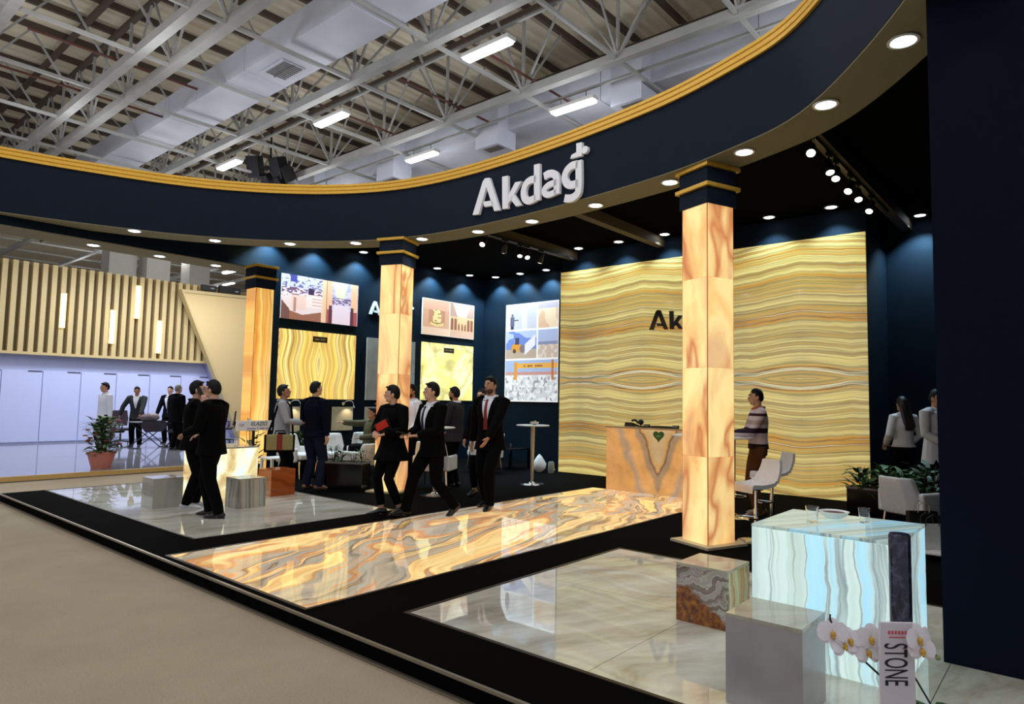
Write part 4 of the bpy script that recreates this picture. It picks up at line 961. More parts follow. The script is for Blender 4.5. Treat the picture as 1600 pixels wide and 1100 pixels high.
planter('low black planter full of ferns under the right end of the onyx wall', 10.55, 2.2, R(90), .9, .36, .36, [(-.3, 0, .22, .34, 60, .28), (0, 0, .22, .40, 60, .28), (.3, 0, .22, .36, 60, .28)], leaf_m)
planter('low planter with ferns behind the white lounge chair at the right', 9.85, 1.35, R(60), .8, .36, .40, [(-.25, 0, .22, .40, 60, .28), (.2, 0, .22, .46, 60, .28)], leaf_d)
planter('small planter of dark greenery beside the seated waving man', 7.55, 12.0, 0, .7, .24, .50, [(-.2, 0, .14, .40, 40, .22), (.2, 0, .14, .40, 40, .22)], leaf_d)
t = thing('glass_vase', 'tall clear square vase with greenery behind the white chair at the right', 'vase', (10.75, 1.05, PZ + .401))
part('glass_wall', MB().box(-.11, .11, -.11, -.1, .0, .36).box(-.11, .11, .1, .11, .0, .36).box(-.11, -.1, -.1, .1, .0, .36).box(.1, .11, -.1, .1, .0, .36), glass_m, t)
bush(t, (0, 0, .04), .12, .32, 26, .16, .02, leaf_m, rg)
low_table('low black stand carrying the glass vase', 10.75, 1.05, .4, .4, .4, black_gloss)
t = thing('shrub', 'tall thin leafy plant behind the lit cloudy bar, left of the shoulder bag', 'plant', (6.05, 11.55, PZ))
part('pot', MB().lathe([(.13, 0), (.17, .3), (.16, .3), (.12, .26)], n=20), black_gloss, t, smooth=40)
bush(t, (0, 0, .32), .26, .78, 60, .17, .035, leaf_d, rg, droop=.2)
t = thing('flower_pot_plant', 'bushy green plant with red flowers in a pink pot at the left edge', 'plant', (4.95, 15.55, .1))
part('pot', MB().lathe([(.17, 0), (.25, .30), (.27, .31), (.27, .34), (.23, .34)], n=24), M('pink_terracotta', (206, 128, 108), .6), t, smooth=40)
bush(t, (0, 0, .3), .36, .78, 330, .2, .035, leaf_m, rg, stems=8)
for k in range(14):
    a = rg.uniform(0, 6.28); q = rg.uniform(.15, .38); z = rg.uniform(.45, 1.05)
    mb = MB()
    for i in range(5): mb.ball((q * math.cos(a) + .025 * math.cos(i * 1.257), q * math.sin(a) + .025 * math.sin(i * 1.257), z), (.022, .022, .014), 7, 5)
    part('flower', mb, M('red_petals', (176, 40, 30), .5), t, smooth=True)
# orchid in front of the bar
po = thing('stone_cube', 'white marble plinth under the white orchid at the platform edge', 'plinth', (2.90, .44, PZ))
for nm, b in (('side_slab', (-.18, -.16, -.18, .18)), ('side_slab', (.16, .18, -.18, .18)), ('side_slab', (-.16, .16, -.18, -.16)), ('side_slab', (-.16, .16, .16, .18))): part(nm, MB().box(*b, 0, .26), grey_m, po)
part('top_slab', MB().box(-.18, .18, -.18, .18, .26, .28), gloss_top, po)
orx, ory, orz = 2.92, .44, PZ + .281
t = thing('orchid', 'white orchid with two arching stems in front of the cool white bar', 'plant', (orx, ory, orz))
part('pot', MB().lathe([(.05, 0), (.065, .12), (.058, .12), (.045, .1)], n=20), M('white_china', (236, 236, 236), .2), t, smooth=40)
mb = MB()
for k in range(6): a = k * 1.05; blade(mb, (.02 * math.cos(a), .02 * math.sin(a), .11), (math.cos(a), math.sin(a), .35), .2, .028, .5)
part('foliage', mb, leaf_d, t)
petal_m = M('orchid_petal', (232, 226, 232), .45, var=.03, scale=60); throat = M('orchid_throat', (206, 160, 60), .5); bud_m = M('orchid_bud', (150, 158, 96), .5)
fl = [(2.652, .735, .812), (2.680, .705, .770), (2.700, .690, .785), (2.748, .640, .742), (2.752, .628, .792), (2.742, .473, .829), (2.750, .464, .791)]
pts_ = [Vector(p) - Vector((orx, ory, orz)) for p in fl]
part('stalk', MB().tube(smooth_line([Vector((0.01, 0, .1)), Vector((-.13, .12, .22)), Vector((-.22, .25, .36)), Vector((-.262, .297, .44)), Vector((-.268, .302, .475))], 5), .0038, 6), M('dark_stalk', (40, 44, 30), .6), t, smooth=True)
part('stalk', MB().tube(smooth_line([Vector((0, 0, .1)), Vector((-.05, .10, .30)), Vector((-.10, .13, .385)), Vector((-.06, .06, .395)), Vector((-.10, .03, .405)), Vector((-.17, .05, .42))], 5), .0035, 6), M('dark_stalk', (40, 44, 30), .6), t, smooth=True)
nrm = Vector((-.77, -.62, .10)).normalized()
def petal(mb, c, dirv, n, ln, w):
    sd = n.cross(dirv).normalized(); ring_ = []
    for k in range(12):
        a = k * math.pi / 6; f = .5 + .5 * math.cos(a)
        ring_.append(c + dirv * (ln * f) + sd * (w * math.sin(a) * (.75 + .3 * f)) + n * (.006 * math.sin(f * 3.14)))
    mid = c + dirv * ln * .5 + n * .008; k0 = mid - n * .003
    vs = ring_ + [mid, k0]; mb.addf(vs, [(i, (i + 1) % 12, 12) for i in range(12)] + [((i + 1) % 12, i, 13) for i in range(12)])
for k, p in enumerate(pts_):
    n = (nrm + Vector((rg.uniform(-.35, .35), rg.uniform(-.35, .35), rg.uniform(-.15, .3)))).normalized()
    up = (Vector((0, 0, 1)) - n * n.z).normalized(); rt = up.cross(n).normalized()
    fo = None
    mb = MB()
    s_ = 1.0 if k not in (2, 6) else .85
    for ang, ln, w in ((90, .042, .020), (215, .042, .018), (325, .042, .018)): petal(mb, p - n * .002, up * math.sin(R(ang)) + rt * math.cos(R(ang)), n, ln * 1.25 * s_, w * 1.25 * s_)
    for ang in (8, 172): petal(mb, p + n * .002, up * math.sin(R(ang)) + rt * math.cos(R(ang)), n, .056 * s_, .038 * s_)
    fo = part('flower', mb, petal_m, t, smooth=True)
    part('flower_lip', MB().ball(p + n * .008 - up * .006, (.010, .010, .012), 8, 6).ball(p + n * .012 - up * .016, (.006, .006, .008), 8, 6), throat, fo, smooth=True)
for p in ((2.874, .482, .768), (2.890, .462, .752), (2.912, .440, .725)):
    q = Vector(p) - Vector((orx, ory, orz)); part('bud', MB().ball(q, (.014, .014, .018) if p[0] < 2.88 else (.008, .008, .011), 10, 8), bud_m, t, smooth=True)
part('stalk', MB().tube([Vector(p) - Vector((orx, ory, orz)) for p in ((2.83, .53, .77), (2.874, .482, .775), (2.89, .462, .757), (2.918, .433, .718))], .0026, 6), M('dark_stalk', (40, 44, 30), .6), t)
# the rolled magazine propped in front of the orchid
mg = thing('magazine', 'magazine with the word STONE on its side, propped against the orchid', 'magazine', (2.738, .540, orz), R(-50.3))
tl = Matrix.Rotation(R(-8), 4, 'X')
mgp = M('magazine_paper', (214, 208, 216), .35, var=.02)
cov = part('cover', MB().cbox((0, 0, .235), (.122, .012, .47)), mgp, mg)
part('pages', MB().cbox((0, .009, .235), (.117, .008, .46)), M('page_white', (230, 228, 224), .6), mg)
ink_m = M('magazine_ink', (24, 22, 34), .5); pink = M('magazine_red', (214, 90, 104), .5)
text('lettering', 'STONE', .118, ink_m, cov, (-.012, -.0075, .325), (R(90), R(90), 0), .0005, sx=.40)
mbp = MB()
for k in range(6): mbp.box(-.034 + k * .012, -.026 + k * .012, -.0072, -.006, .430, .442)
mbp.box(-.03, .028, -.0072, -.006, .418, .422)
part('lettering', mbp, pink, cov)

# ---------------------------------------------------------------- sign board by the lit bar
t = thing('name_board', 'white board lettered ELAZIĞ on a dark post behind the lit cloudy bar', 'sign', (5.70, 10.8, PZ))
part('board', MB().box(-.31, .31, -.012, .012, .935, 1.10), white_plastic, t)
text('lettering', 'ELAZIĞ', .088, black_plastic, t, (.07, -.0135, 1.045), (R(90), 0, 0), .001, shear=.25)
pur = M('purple_ink', (110, 60, 130), .5)
text('lettering', '150', .062, pur, t, (-.235, -.0135, 1.025), (R(90), 0, 0), .001)
mbp = MB()
for k in range(18):
    if k not in (7, 9, 14): mbp.box(-.13 + k * .022, -.115 + k * .022, -.0140, -.012, .957, .975)
part('lettering', mbp, pur, t)
part('post', MB().box(-.02, .02, .012, .04, 0, 1.0), black_plastic, t); part('foot', MB().box(-.2, .2, -.12, .16, 0, .015), black_plastic, t)

# ---------------------------------------------------------------- loudspeakers under the hall roof
t = thing('loudspeaker_cluster', 'cluster of black loudspeakers hanging from the roof above the fascia', 'loudspeaker', (11.0, 20.6, 8.95))
part('pole', MB().tube([(0, 0, .2), (0, 0, 2.1)], .03, 8), black_plastic, t)
part('bracket', MB().bar((-.45, .35, .25), (.4, -.45, .25), .08), black_plastic, t)
grl = M('speaker_grille', (28, 28, 34), .8)
for k, (dx, dy, dz, yaw, tilt, s_) in enumerate(((-.30, .42, .32, 215, 20, 1.0), (.18, -.28, .25, 190, 22, 1.0), (.0, .12, -.16, 200, 40, .7), (.35, -.62, .0, 130, 25, .8), (.22, -.32, -.22, 180, 45, .6))):
    rot = Matrix.Rotation(R(yaw), 3, 'Z') @ Matrix.Rotation(R(tilt), 3, 'Y')
    b = part('speaker', MB().cbox((dx, dy, dz), (.42 * s_, .42 * s_, .72 * s_), rot), black_plastic, t, bevel=.02)
    part('grille', MB().cbox(Vector((dx, dy, dz)) + rot @ Vector((.215 * s_, 0, 0)), (.01, .36 * s_, .64 * s_), rot), grl, b)
# ---------------------------------------------------------------- the neighbouring stand across the aisle
slat_m = M('champagne_slat', (196, 176, 128), .5, var=.05); slat_back = M('bronze_backing', (112, 98, 68), .7); beige_m = M('beige_wedge_wall', (206, 182, 132), .7)
lav_m = M('lavender_white_laminate', (196, 204, 244), .35, var=.02)
nf = struct('floor_neighbour', MB().box(-4, 14.5, 14.95, 24.5, 0, .1), M('glossy_grey_floor', (150, 152, 164), .06, var=.06, scale=1.5), 'glossy grey floor of the neighbouring stand')
part('edge_strip', MB().box(-4, 14.5, 14.93, 15.0, 0.02, .105), M('gold_edge', (206, 170, 104), .5), nf)
wn = struct('wall_neighbour', MB().box(2.0, 12.6, 24.06, 24.2, 2.78, 5.5), slat_back, 'wall of champagne slats over a lavender wall with cupboards')
k = 0; x = 2.1
slat_x = [7.20 + i * .243 for i in range(-20, 15)]
for i, x in enumerate(slat_x):
    top = 5.49; bot = 2.80
    part('slat', MB().box(x, x + .13, 23.86, 24.06, bot, top), slat_m, wn)
part('lower_rail', MB().box(2.0, 11.0, 23.84, 24.06, 2.74, 2.82), slat_m, wn)
struct('wall_neighbour_lower', MB().box(2.0, 12.5, 24.21, 24.3, .1, 2.78), lav_m, 'lavender lower wall of the neighbouring stand')
glow_bar = M('warm_light_bar', (255, 236, 160), .4, es=1.6, var=0)
for lab, x, z0, z1 in (('lower left', 7.66, 3.22, 4.29), ('upper middle', 8.36, 4.10, 5.18), ('lower right', 9.07, 3.0, 4.09), ('far left', 6.3, 3.6, 4.65)):
    t = thing('wall_lamp', f'slim upright glowing bar lamp among the champagne slats, the {lab} one', 'lamp', (x, 23.86, z0), 0, 'glowing bars among the slats')
    part('diffuser', MB().box(-.07, .07, -.07, 0, 0, z1 - z0), glow_bar, t); part('end_cap', MB().box(-.075, .075, -.075, 0, z1 - z0, z1 - z0 + .02), slat_m, t)
bw = thing('wedge_wall', 'tall slanting beige wedge wall beside the champagne slats', 'partition', (9.7, 23.5, 0))
poly = [(9.64, 5.12), (13.4, 5.22), (13.4, .1), (11.95, .1)]
part('panel', MB().prism(poly, lambda u, v, d: (u - 9.7, d, v), 0, .22), beige_m, bw)
part('edge_trim', MB().prism([(9.56, 5.22), (13.4, 5.32), (13.4, 5.22), (9.66, 5.12), (11.95, .1), (11.83, .1)], lambda u, v, d: (u - 9.7, d - .03, v), 0, .30), slat_m, bw)
part('reveal', MB().prism([(10.72, 2.74), (10.92, 2.74), (12.02, .1), (11.86, .1)], lambda u, v, d: (u - 9.7, d + .1, v), 0, .55), M('lavender_grey', (150, 152, 186), .5), bw)
for lab, x, w in (('small black speaker box lying on top of the beige wedge wall, left one', 10.55, .5), ('black control box with a light on the beige wedge wall top', 11.3, .75)):
    t = thing('equipment_box', lab, 'box', (x, 23.66, 5.30), 0); part('case', MB().box(-w / 2, w / 2, -.08, .08, 0, .2 if w < .6 else .26), black_plastic, t, bevel=.01); part('indicator', MB().box(w / 2 - .2, w / 2 - .08, -.085, -.08, .08, .12), M('indicator_grey', (150, 156, 170), .4), t)
for i, x in enumerate((6.99, 7.99, 8.99, 10.0, 11.0, 4.99, 5.99)):
    d = thing('cupboard_door', ('lavender cupboard door with a dark pull behind ' + ('the white-shirted man', 'the leaning man in the dark suit', 'the man in the navy suit', 'the two men at the front left', 'the slanting wedge wall edge', 'the potted plant, far left', 'the potted plant, next to the far left')[i]), 'door', (x - .5, 24.2, .15), 0, 'lavender cupboard doors')
    part('door', MB().box(-.49, .49, -.03, 0, 0, 2.12), lav_m, d, bevel=.004)
    part('handle', MB().box(.13, .48, -.05, -.028, 2.10, 2.125), M('dark_pull', (70, 70, 84), .4), d)
lamp('neighbour_fill', 'AREA', (8.3, 21.3, 5.4), 300, (.86, .90, 1.0), shape='RECTANGLE', size=5.5, size_y=1.2)  # unseen area lamp without a fixture, lifts the lavender wall
lamp('neighbour_wash', 'AREA', (9.0, 20.5, 6.6), 45, (1.0, .86, .62), rot=(R(40), 0, 0), shape='RECTANGLE', size=6, size_y=.5)
# folding table, its cloth bundle, office chairs
t = thing('folding_table', 'grey folding table with crossed dark legs in the neighbouring stand', 'table', (7.72, 20.6, .1), R(4))
fr = M('dark_tube_frame', (24, 24, 34), .4)
part('tabletop', MB().box(-.48, .48, -.3, .3, .72, .75), M('grey_table_top', (128, 128, 140), .5), t, bevel=.006)
for sy in (-.24, .24):
    for a, b in ((-.42, .42), (.42, -.42)): part('leg', MB().tube([(a, sy, .72), (b, sy * 1.0, .012)], .014, 6), fr, t)
part('foot_bar', MB().tube([(-.42, -.27, .014), (-.42, .27, .014)], .014, 6), fr, t); part('foot_bar', MB().tube([(.42, -.27, .014), (.42, .27, .014)], .014, 6), fr, t)
t = thing('handbag', 'grey brown bag lying on the folding table', 'bag', (7.70, 20.55, .851))
part('body', MB().ball((0, 0, .11), (.27, .13, .12), 14, 10), M('grey_brown_bag', (104, 92, 96), .8, var=.2), t, smooth=True); part('flap', MB().ball((.08, -.04, .14), (.16, .1, .1), 12, 8), M('pale_bag_flap', (150, 140, 136), .8), t, smooth=True)
t = thing('folded_coat', 'dark coat hanging over the front of the folding table', 'clothing', (7.72, 20.28, .62)); part('cloth', MB().loft([[(-.3, -.02, .24), (.3, -.02, .24), (.3, .02, .24), (-.3, .02, .24)], [(-.34, -.05, .1), (.33, -.04, .1), (.33, .0, .1), (-.34, .0, .1)], [(-.22, -.06, -.06), (.24, -.05, -.05), (.24, -.01, -.05), (-.22, -.01, -.06)]]), M('dark_cloth', (50, 44, 56), .85), t, smooth=50); part('strap', MB().bar((-.3, 0, .25), (.3, 0, .25), .03), fr, t)
def office_chair(label, x, y, rz):
    t = thing('office_chair', label, 'chair', (x, y, .1), rz, 'black mesh office chairs in the neighbouring stand')
    for k in range(5):
        a = k * 1.2566; part('leg', MB().bar((0, 0, .12), (.29 * math.cos(a), .29 * math.sin(a), .075), .045, .03), fr, t); part('caster', MB().tube([(.29 * math.cos(a) - .012, .29 * math.sin(a), .03), (.29 * math.cos(a) + .012, .29 * math.sin(a), .03)], .03, 10), fr, t)
    part('gas_lift', MB().tube([(0, 0, .1), (0, 0, .42)], .026, 10), fr, t)
    part('seat', MB().box(-.24, .24, -.22, .25, .42, .50), fr, t, bevel=.03, seg=3)
    part('backrest', MB().loft([[(-.2, -.25, .55), (.2, -.25, .55), (.2, -.22, .55), (-.2, -.22, .55)], [(-.23, -.29, .75), (.23, -.29, .75), (.23, -.26, .75), (-.23, -.26, .75)], [(-.19, -.31, 1.02), (.19, -.31, 1.02), (.19, -.28, 1.02), (-.19, -.28, 1.02)]]), M('plum_mesh', (46, 30, 46), .8), t, bevel=.012)
    part('back_bracket', MB().tube([(0, -.1, .44), (0, -.27, .48), (0, -.30, .68)], .02, 8), fr, t)
    for s in (-1, 1): part('armrest', MB().tube([(s * .25, -.1, .46), (s * .30, -.12, .68), (s * .30, .12, .70), (s * .25, .10, .46)], .018, 8), fr, t)
    return t
office_chair('black office chair left of the folding table, next to the potted plant', 6.95, 21.2, R(-70))
office_chair('black office chair at the right end of the folding table, back to us', 8.55, 20.6, R(10))
office_chair('black office chair far right, showing past the suited man with glasses', 10.35, 21.5, R(60))
office_chair('black office chair half hidden behind the folding table legs', 7.6, 22.4, R(170))
# ---------------------------------------------------------------- people
PEND = []      # meshes still to be fused and smoothed
def fused(name, mb, mat, parent, vox, sm=3, smf=.5, keep=None):
    me = mb.mesh(name, mat); fix_normals(me)
    o = link(name, me, parent)
    r = o.modifiers.new('fuse', 'REMESH'); r.mode = 'VOXEL'; r.voxel_size = vox; r.use_smooth_shade = True
    s = o.modifiers.new('smooth', 'SMOOTH'); s.iterations = sm; s.factor = smf
    PEND.append(o); return o
def flush():
    bpy.context.view_layer.update(); dg = bpy.context.evaluated_depsgraph_get(); done = []
    for o in PEND:
        me = bpy.data.meshes.new_from_object(o.evaluated_get(dg)); done.append((o, me))
    for o, me in done:
        old = o.data; o.modifiers.clear(); o.data = me; me.name = o.name
        me.polygons.foreach_set('use_smooth', [True] * len(me.polygons))
        bpy.data.meshes.remove(old)
    PEND.clear()
def skin_mat(name, rgb): return M(name, rgb, .5, spec=.35, var=.05, scale=40)
skin_a = skin_mat('skin_light', (206, 158, 132)); skin_b = skin_mat('skin_tan', (170, 118, 90)); skin_c = skin_mat('skin_olive', (190, 140, 112))
hair_k = M('hair_black', (9, 7, 7), .6, spec=.25, var=.3, scale=90); hair_g = M('hair_grey', (112, 108, 106), .55, var=.2, scale=90); hair_b = M('hair_brown', (36, 26, 22), .5, var=.3, scale=90)
def cloth(name, rgb, rough=.85): return M(name, rgb, rough, spec=.08, var=.10, scale=160)
c_black = cloth('black_suit_wool', (5, 5, 6)); c_navy = cloth('navy_wool', (10, 12, 26)); c_grey = cloth('grey_suit_wool', (46, 44, 48)); c_jean = cloth('dark_denim', (26, 31, 50)); c_white = cloth('white_shirt_cotton', (222, 224, 234), .7)
c_sweat = cloth('light_grey_knit', (160, 160, 164)); c_olive = cloth('olive_jacket', (86, 82, 62)); c_brown = cloth('brown_trousers', (92, 56, 32)); c_cream = cloth('cream_jacket', (206, 202, 204), .75); c_blouse = cloth('white_blouse', (214, 206, 204), .7)
s_black = M('black_shoe_leather', (14, 13, 13), .3); s_white = M('white_sneaker', (206, 206, 208), .5); s_brown = M('tan_shoe', (120, 88, 66), .5)
eye_w = M('eye_white', (226, 222, 216), .3); eye_k = M('eye_dark', (24, 18, 16), .2); lip = M('lip', (150, 84, 76), .5)
def ik(a, w, l1, l2, hint):
    d = w - a; D = d.length; mx = (l1 + l2) * .999
    if D > mx: w = a + d * (mx / D); d = w - a; D = d.length
    u = d.normalized(); x = (l1 * l1 - l2 * l2 + D * D) / (2 * D); h = math.sqrt(max(0, l1 * l1 - x * x))
    p = hint - u * hint.dot(u)
    p = p.normalized() if p.length > 1e-4 else Vector((0, 1, 0))
    return a + u * x + p * h, w
def striped_knit():
    g = G('striped_knit'); x, y, z = g.sep(g.obj())
    col = g.ramp(g.math('FRACT', g.mul(g.add(z, -.02), 1.0)), [(0.0, RGB(34, 20, 26)), (0.965 - .0, RGB(34, 20, 26))], 'CONSTANT')
    st = [(0.0, RGB(38, 22, 28)), (.955, RGB(38, 22, 28)), (.985, RGB(206, 186, 188)), (1.075, RGB(196, 178, 180)), (1.135, RGB(42, 24, 38)), (1.21, RGB(206, 186, 192)), (1.255, RGB(176, 156, 142)), (1.32, RGB(208, 188, 190)), (1.375, RGB(60, 34, 36)), (1.41, RGB(212, 192, 196))]
    col = g.ramp(g.math('DIVIDE', z, 2.0), [(a / 2.0, c) for a, c in st], 'CONSTANT')
    return g.fin(col, .85, spec=.2)
def person(label, loc, face, H=1.75, vox=.009, skin=skin_a, hair=hair_k, top=c_black, topkind='jacket', legs=c_black, shoe=s_black, lean=0.0, twist=0.0, head=(0, 0), pel=None,
           wL=(-.24, .04, .86), wR=(.24, .04, .86), eL=(-.5, -1, 0), eR=(.5, -1, 0), aL=(-.10, 0, .09), aR=(.10, 0, .09), fL=8, fR=-8, pL=0, pR=0, kL=(0, 1, 0), kR=(0, 1, 0),
           shirt=None, tie=None, hairkind='short', beard=None, female=False, vopen=.30, vw=.55, skirt=.80, flare=.02, curl=.6, hdL=None, hdR=None, group=None, glasses=False, sleeve=.0):
    """face = unit ground direction the chest points to; body coordinates: x to the person's right, y forward, z up, metres at 1.75 m height"""
    s = H / 1.75
    t = thing('person', label, 'person', loc, math.atan2(-face[0], face[1]), group); t.scale = (s, s, s)
    V = Vector
    pel = V(pel if pel else (0, 0, .93))
    Rt = Matrix.Rotation(-twist, 3, 'Z') @ Matrix.Rotation(-lean, 3, 'X')
    T = lambda x, y, z: pel + Rt @ V((x, y, z))
    sx = Rt @ V((1, 0, 0))
    shw = .168 if female else .202
    sh = {-1: T(-shw, -.005, .495), 1: T(shw, -.005, .495)}
    neck = T(0, -.005, .545); Rh = Rt @ Matrix.Rotation(-head[0], 3, 'Z') @ Matrix.Rotation(lean * .8 - head[1], 3, 'X')
    hc = neck + (Rt @ V((0, .012, .055))) + Rh @ V((0, .022, .105))
    HD = lambda x, y, z: hc + Rh @ V((x, y, z))
    arms = {}
    for k, w, e in ((-1, wL, eL), (1, wR, eR)): arms[k] = ik(sh[k], V(w), .295, .255, V(e))
    hips = {-1: T(-.09, 0, -.02), 1: T(.09, 0, -.02)}; lg = {}
    for k, a, kn in ((-1, aL, kL), (1, aR, kR)): lg[k] = ik(hips[k], V(a), .435, .415, V(kn))
    # ---- one continuous body
    b = MB(); N = 14
    tors = [(-.07, .158, .112, 0), (.02, .166, .118, 0), (.14, .150, .112, .005), (.24, .152, .116, .005), (.36, .172, .124, .005), (.45, .182, .110, 0), (.51, .13, .085, -.005), (.55, .062, .062, -.005)]
    if female: tors = [(z, rx * (1.03 if z < .1 else .90), ry * (1.0 if z != .36 else 1.12), y) for z, rx, ry, y in tors]
    def torso(mb, add, z0=-9, z1=9, extra=()):
        prof = list(extra) + [(z, rx + add, ry + add, y) for z, rx, ry, y in tors if z0 <= z <= z1]
        mb.tube([T(0, y, z) for z, rx, ry, y in prof], [(rx, ry) for z, rx, ry, y in prof], N, side=sx)
    torso(b, 0)
    b.tube([neck - Rt @ V((0, 0, .06)), neck + Rt @ V((0, .01, .04)), HD(0, -.02, -.05)], [.058 if female else .064, .05 if female else .056, .052], 12)
    b.ball(HD(0, -.008, .012), (.074, .096, .108), 18, 12, Rh); b.ball(HD(0, .026, -.058), (.055, .060, .058), 14, 10, Rh); b.ball(HD(0, .060, -.086), (.026, .024, .022), 10, 8, Rh)
    b.ball(HD(0, .098, -.016), (.013, .020, .017), 10, 8, Rh); b.tube([HD(0, .084, .018), HD(0, .106, -.018)], [.009, .012], 8); b.ball(HD(0, .078, .030), (.052, .018, .012), 12, 8, Rh)
    b.ball(HD(0, .086, -.048), (.024, .014, .009), 10, 6, Rh)
    for k in (-1, 1):
        b.ball(HD(k * .076, -.010, -.008), (.010, .022, .032), 10, 8, Rh)
        e, w = arms[k]; b.tube([sh[k] + sx * (-k * .05), sh[k], e, w], [.06, .052, .040, .027], 12)
        d = (w - e).normalized() if not (hdL if k < 0 else hdR) else V(hdL if k < 0 else hdR).normalized()
        arms[k] = (e, w, d)
        # hand: palm, four unequal fingers with two bends, thumb off the side
        up = V((0, 0, 1)); side = d.cross(up); side = side.normalized() if side.length > .2 else V((0, 1, 0)); nrm = side.cross(d).normalized()
        if abs(d.z) > .7: side = V((0, 1, 0)); side = (side - d * side.dot(d)).normalized(); nrm = V((-k, 0, 0))   # hanging arm: thumb forward, palm to the thigh
        else: side = side * (-k); nrm = nrm if nrm.z < 0 else -nrm
        b.tube([w - d * .01, w + d * .03, w + d * .085], [(.026, .02), (.040, .016), (.040, .013)], 12, side=side)
        for q, ln in ((-1.5, .060), (-.5, .072), (.5, .078), (1.5, .070)):
            p0 = w + d * .075 + side * (q * .0195); c1, c2 = curl * .7, curl * 1.5
            d1 = (d * math.cos(c1) + nrm * math.sin(c1)); d2 = (d * math.cos(c2) + nrm * math.sin(c2))
            b.tube([p0, p0 + d * .012, p0 + d * .012 + d1 * ln * .5, p0 + d * .012 + d1 * ln * .5 + d2 * ln * .5], [.0095, .0095, .0088, .0075], 8)
        p0 = w + d * .03 + side * .032; dt = (d * .6 + side * .75 + nrm * .3).normalized()
        b.tube([p0 - side * .015, p0 + dt * .035, p0 + dt * .035 + (d * .9 + nrm * .35).normalized() * .032], [.014, .011, .009], 8)
        kn, an = lg[k]; b.tube([hips[k] + V((0, 0, .04)), hips[k], (hips[k] + kn) / 2, kn, kn * .65 + an * .35, an], [.085, .086, .074, .054, .055, .036], 12)
        fy = R(fL if k < 0 else fR); fp = R(pL if k < 0 else pR); Rf = Matrix.Rotation(fy, 3, 'Z') @ Matrix.Rotation(fp, 3, 'X')
        lg[k] = (kn, an, Rf)
        b.tube([an + Rf @ V((0, -.035, -.05)), an + Rf @ V((0, .05, -.055)), an + Rf @ V((0, .15, -.068))], [(.032, .036), (.038, .03), (.034, .018)], 10, side=Rf @ V((1, 0, 0)))
    body = fused('body', b, skin, t, vox * .75, 2, .5)
    # ---- face details
    for k in (-1, 1):
        part('eye', MB().ball(HD(k * .031, .0815, .008), (.0135, .008, .0075), 10, 8, Rh), eye_w, body, smooth=True)
        part('iris', MB().ball(HD(k * .031, .0875, .008), (.0065, .004, .0065), 8, 6, Rh), eye_k, body, smooth=True)
        part('eyebrow', MB().tube([HD(k * .014, .092, .030), HD(k * .032, .094, .036), HD(k * .052, .080, .031)], [.0045, .0052, .003], 6), hair, body, smooth=True)
    part('lips', MB().ball(HD(0, .0985, -.050), (.021, .006, .0055), 10, 6, Rh), lip, body, smooth=True)
    # ---- hair: a shell over the skull, sunk below the skin where the face and neck show
    def hshell(scale, lowz, facey, sideburn=-.03, top_=.012, long_=0):
        vs = []; fs = []; nu, nv = 28, 18
        for j in range(nv + 1):
            th = math.pi * j / nv
            for i in range(nu):
                ph = 2 * math.pi * i / nu; x = math.sin(th) * math.sin(ph); y = math.sin(th) * math.cos(ph); z = math.cos(th)
                P = V((x * .074, y * .096 - .008, z * .108 + .012))
                lo = lowz + (sideburn - lowz) * max(0.0, min(1.0, (y + .55) / .75))            # nape -> sideburn
                infront = y > .35
                hl = facey + (.012 if abs(x) < .5 else -.012) if infront else lo
                k = max(-1.0, min(1.0, (P.z - hl) / .016)); n_ = .5 + .5 * k
                bulge = scale + top_ * max(0, z) * 6
                wob = 1 + .018 * math.sin(ph * 7 + th * 5) + .014 * math.sin(ph * 13 - th * 9)
                P2 = V((x * .074, y * .096, z * .108)) * ((bulge * wob) * n_ + .86 * (1 - n_)) + V((0, -.008, .012))
                vs.append(HD(*P2))
        for j in range(nv):
            for i in range(nu): fs.append((j * nu + i, j * nu + (i + 1) % nu, (j + 1) * nu + (i + 1) % nu, (j + 1) * nu + i))
        return MB().addf(vs, fs)
    if hairkind in ('short', 'crop', 'long', 'bun'):
        sc = {'short': 1.09, 'crop': 1.055, 'long': 1.12, 'bun': 1.07}[hairkind]
        mbh = hshell(sc, -.065, .062, -.02, .012 if hairkind != 'crop' else .004)
        ho = part('hair', mbh, hair, body, smooth=180)
        if hairkind == 'short':
            mq = MB()
            for q in range(9):
                x_ = -.056 + q * .014; y_ = .074 - .9 * (x_ * x_) / .074; mq.ball(HD(x_, y_ - .004, .098 - 3.0 * x_ * x_ + .004 * (q % 2)), (.013, .020, .012), 8, 6, Rh)
            part('fringe', mq, hair, body, smooth=True)
        if hairkind == 'long':
            mb = MB(); mb.tube([HD(0, -.06, .05), HD(0, -.085, -.06), neck + Rt @ V((0, -.085, -.04)), T(0, -.135, .42), T(.01, -.145, .34), T(0, -.14, .29)], [(.075, .05), (.085, .055), (.085, .045), (.085, .032), (.07, .028), (.035, .015)], 14, side=sx)
            for q in range(-3, 4): mb.tube([HD(q * .02, -.09, 0), T(q * .022, -.155, .44), T(q * .024 + .01, -.165, .36), T(q * .022, -.155, .285 + .01 * (q % 2))], [.018, .018, .016, .006], 6)
            part('long_hair', mb, hair, body, smooth=True)
    if beard:
        vs = MB(); vs.ball(HD(0, .030, -.066), (.0575, .0615, .052), 16, 10, Rh)
        bo = part('beard', vs, beard, body, smooth=True)
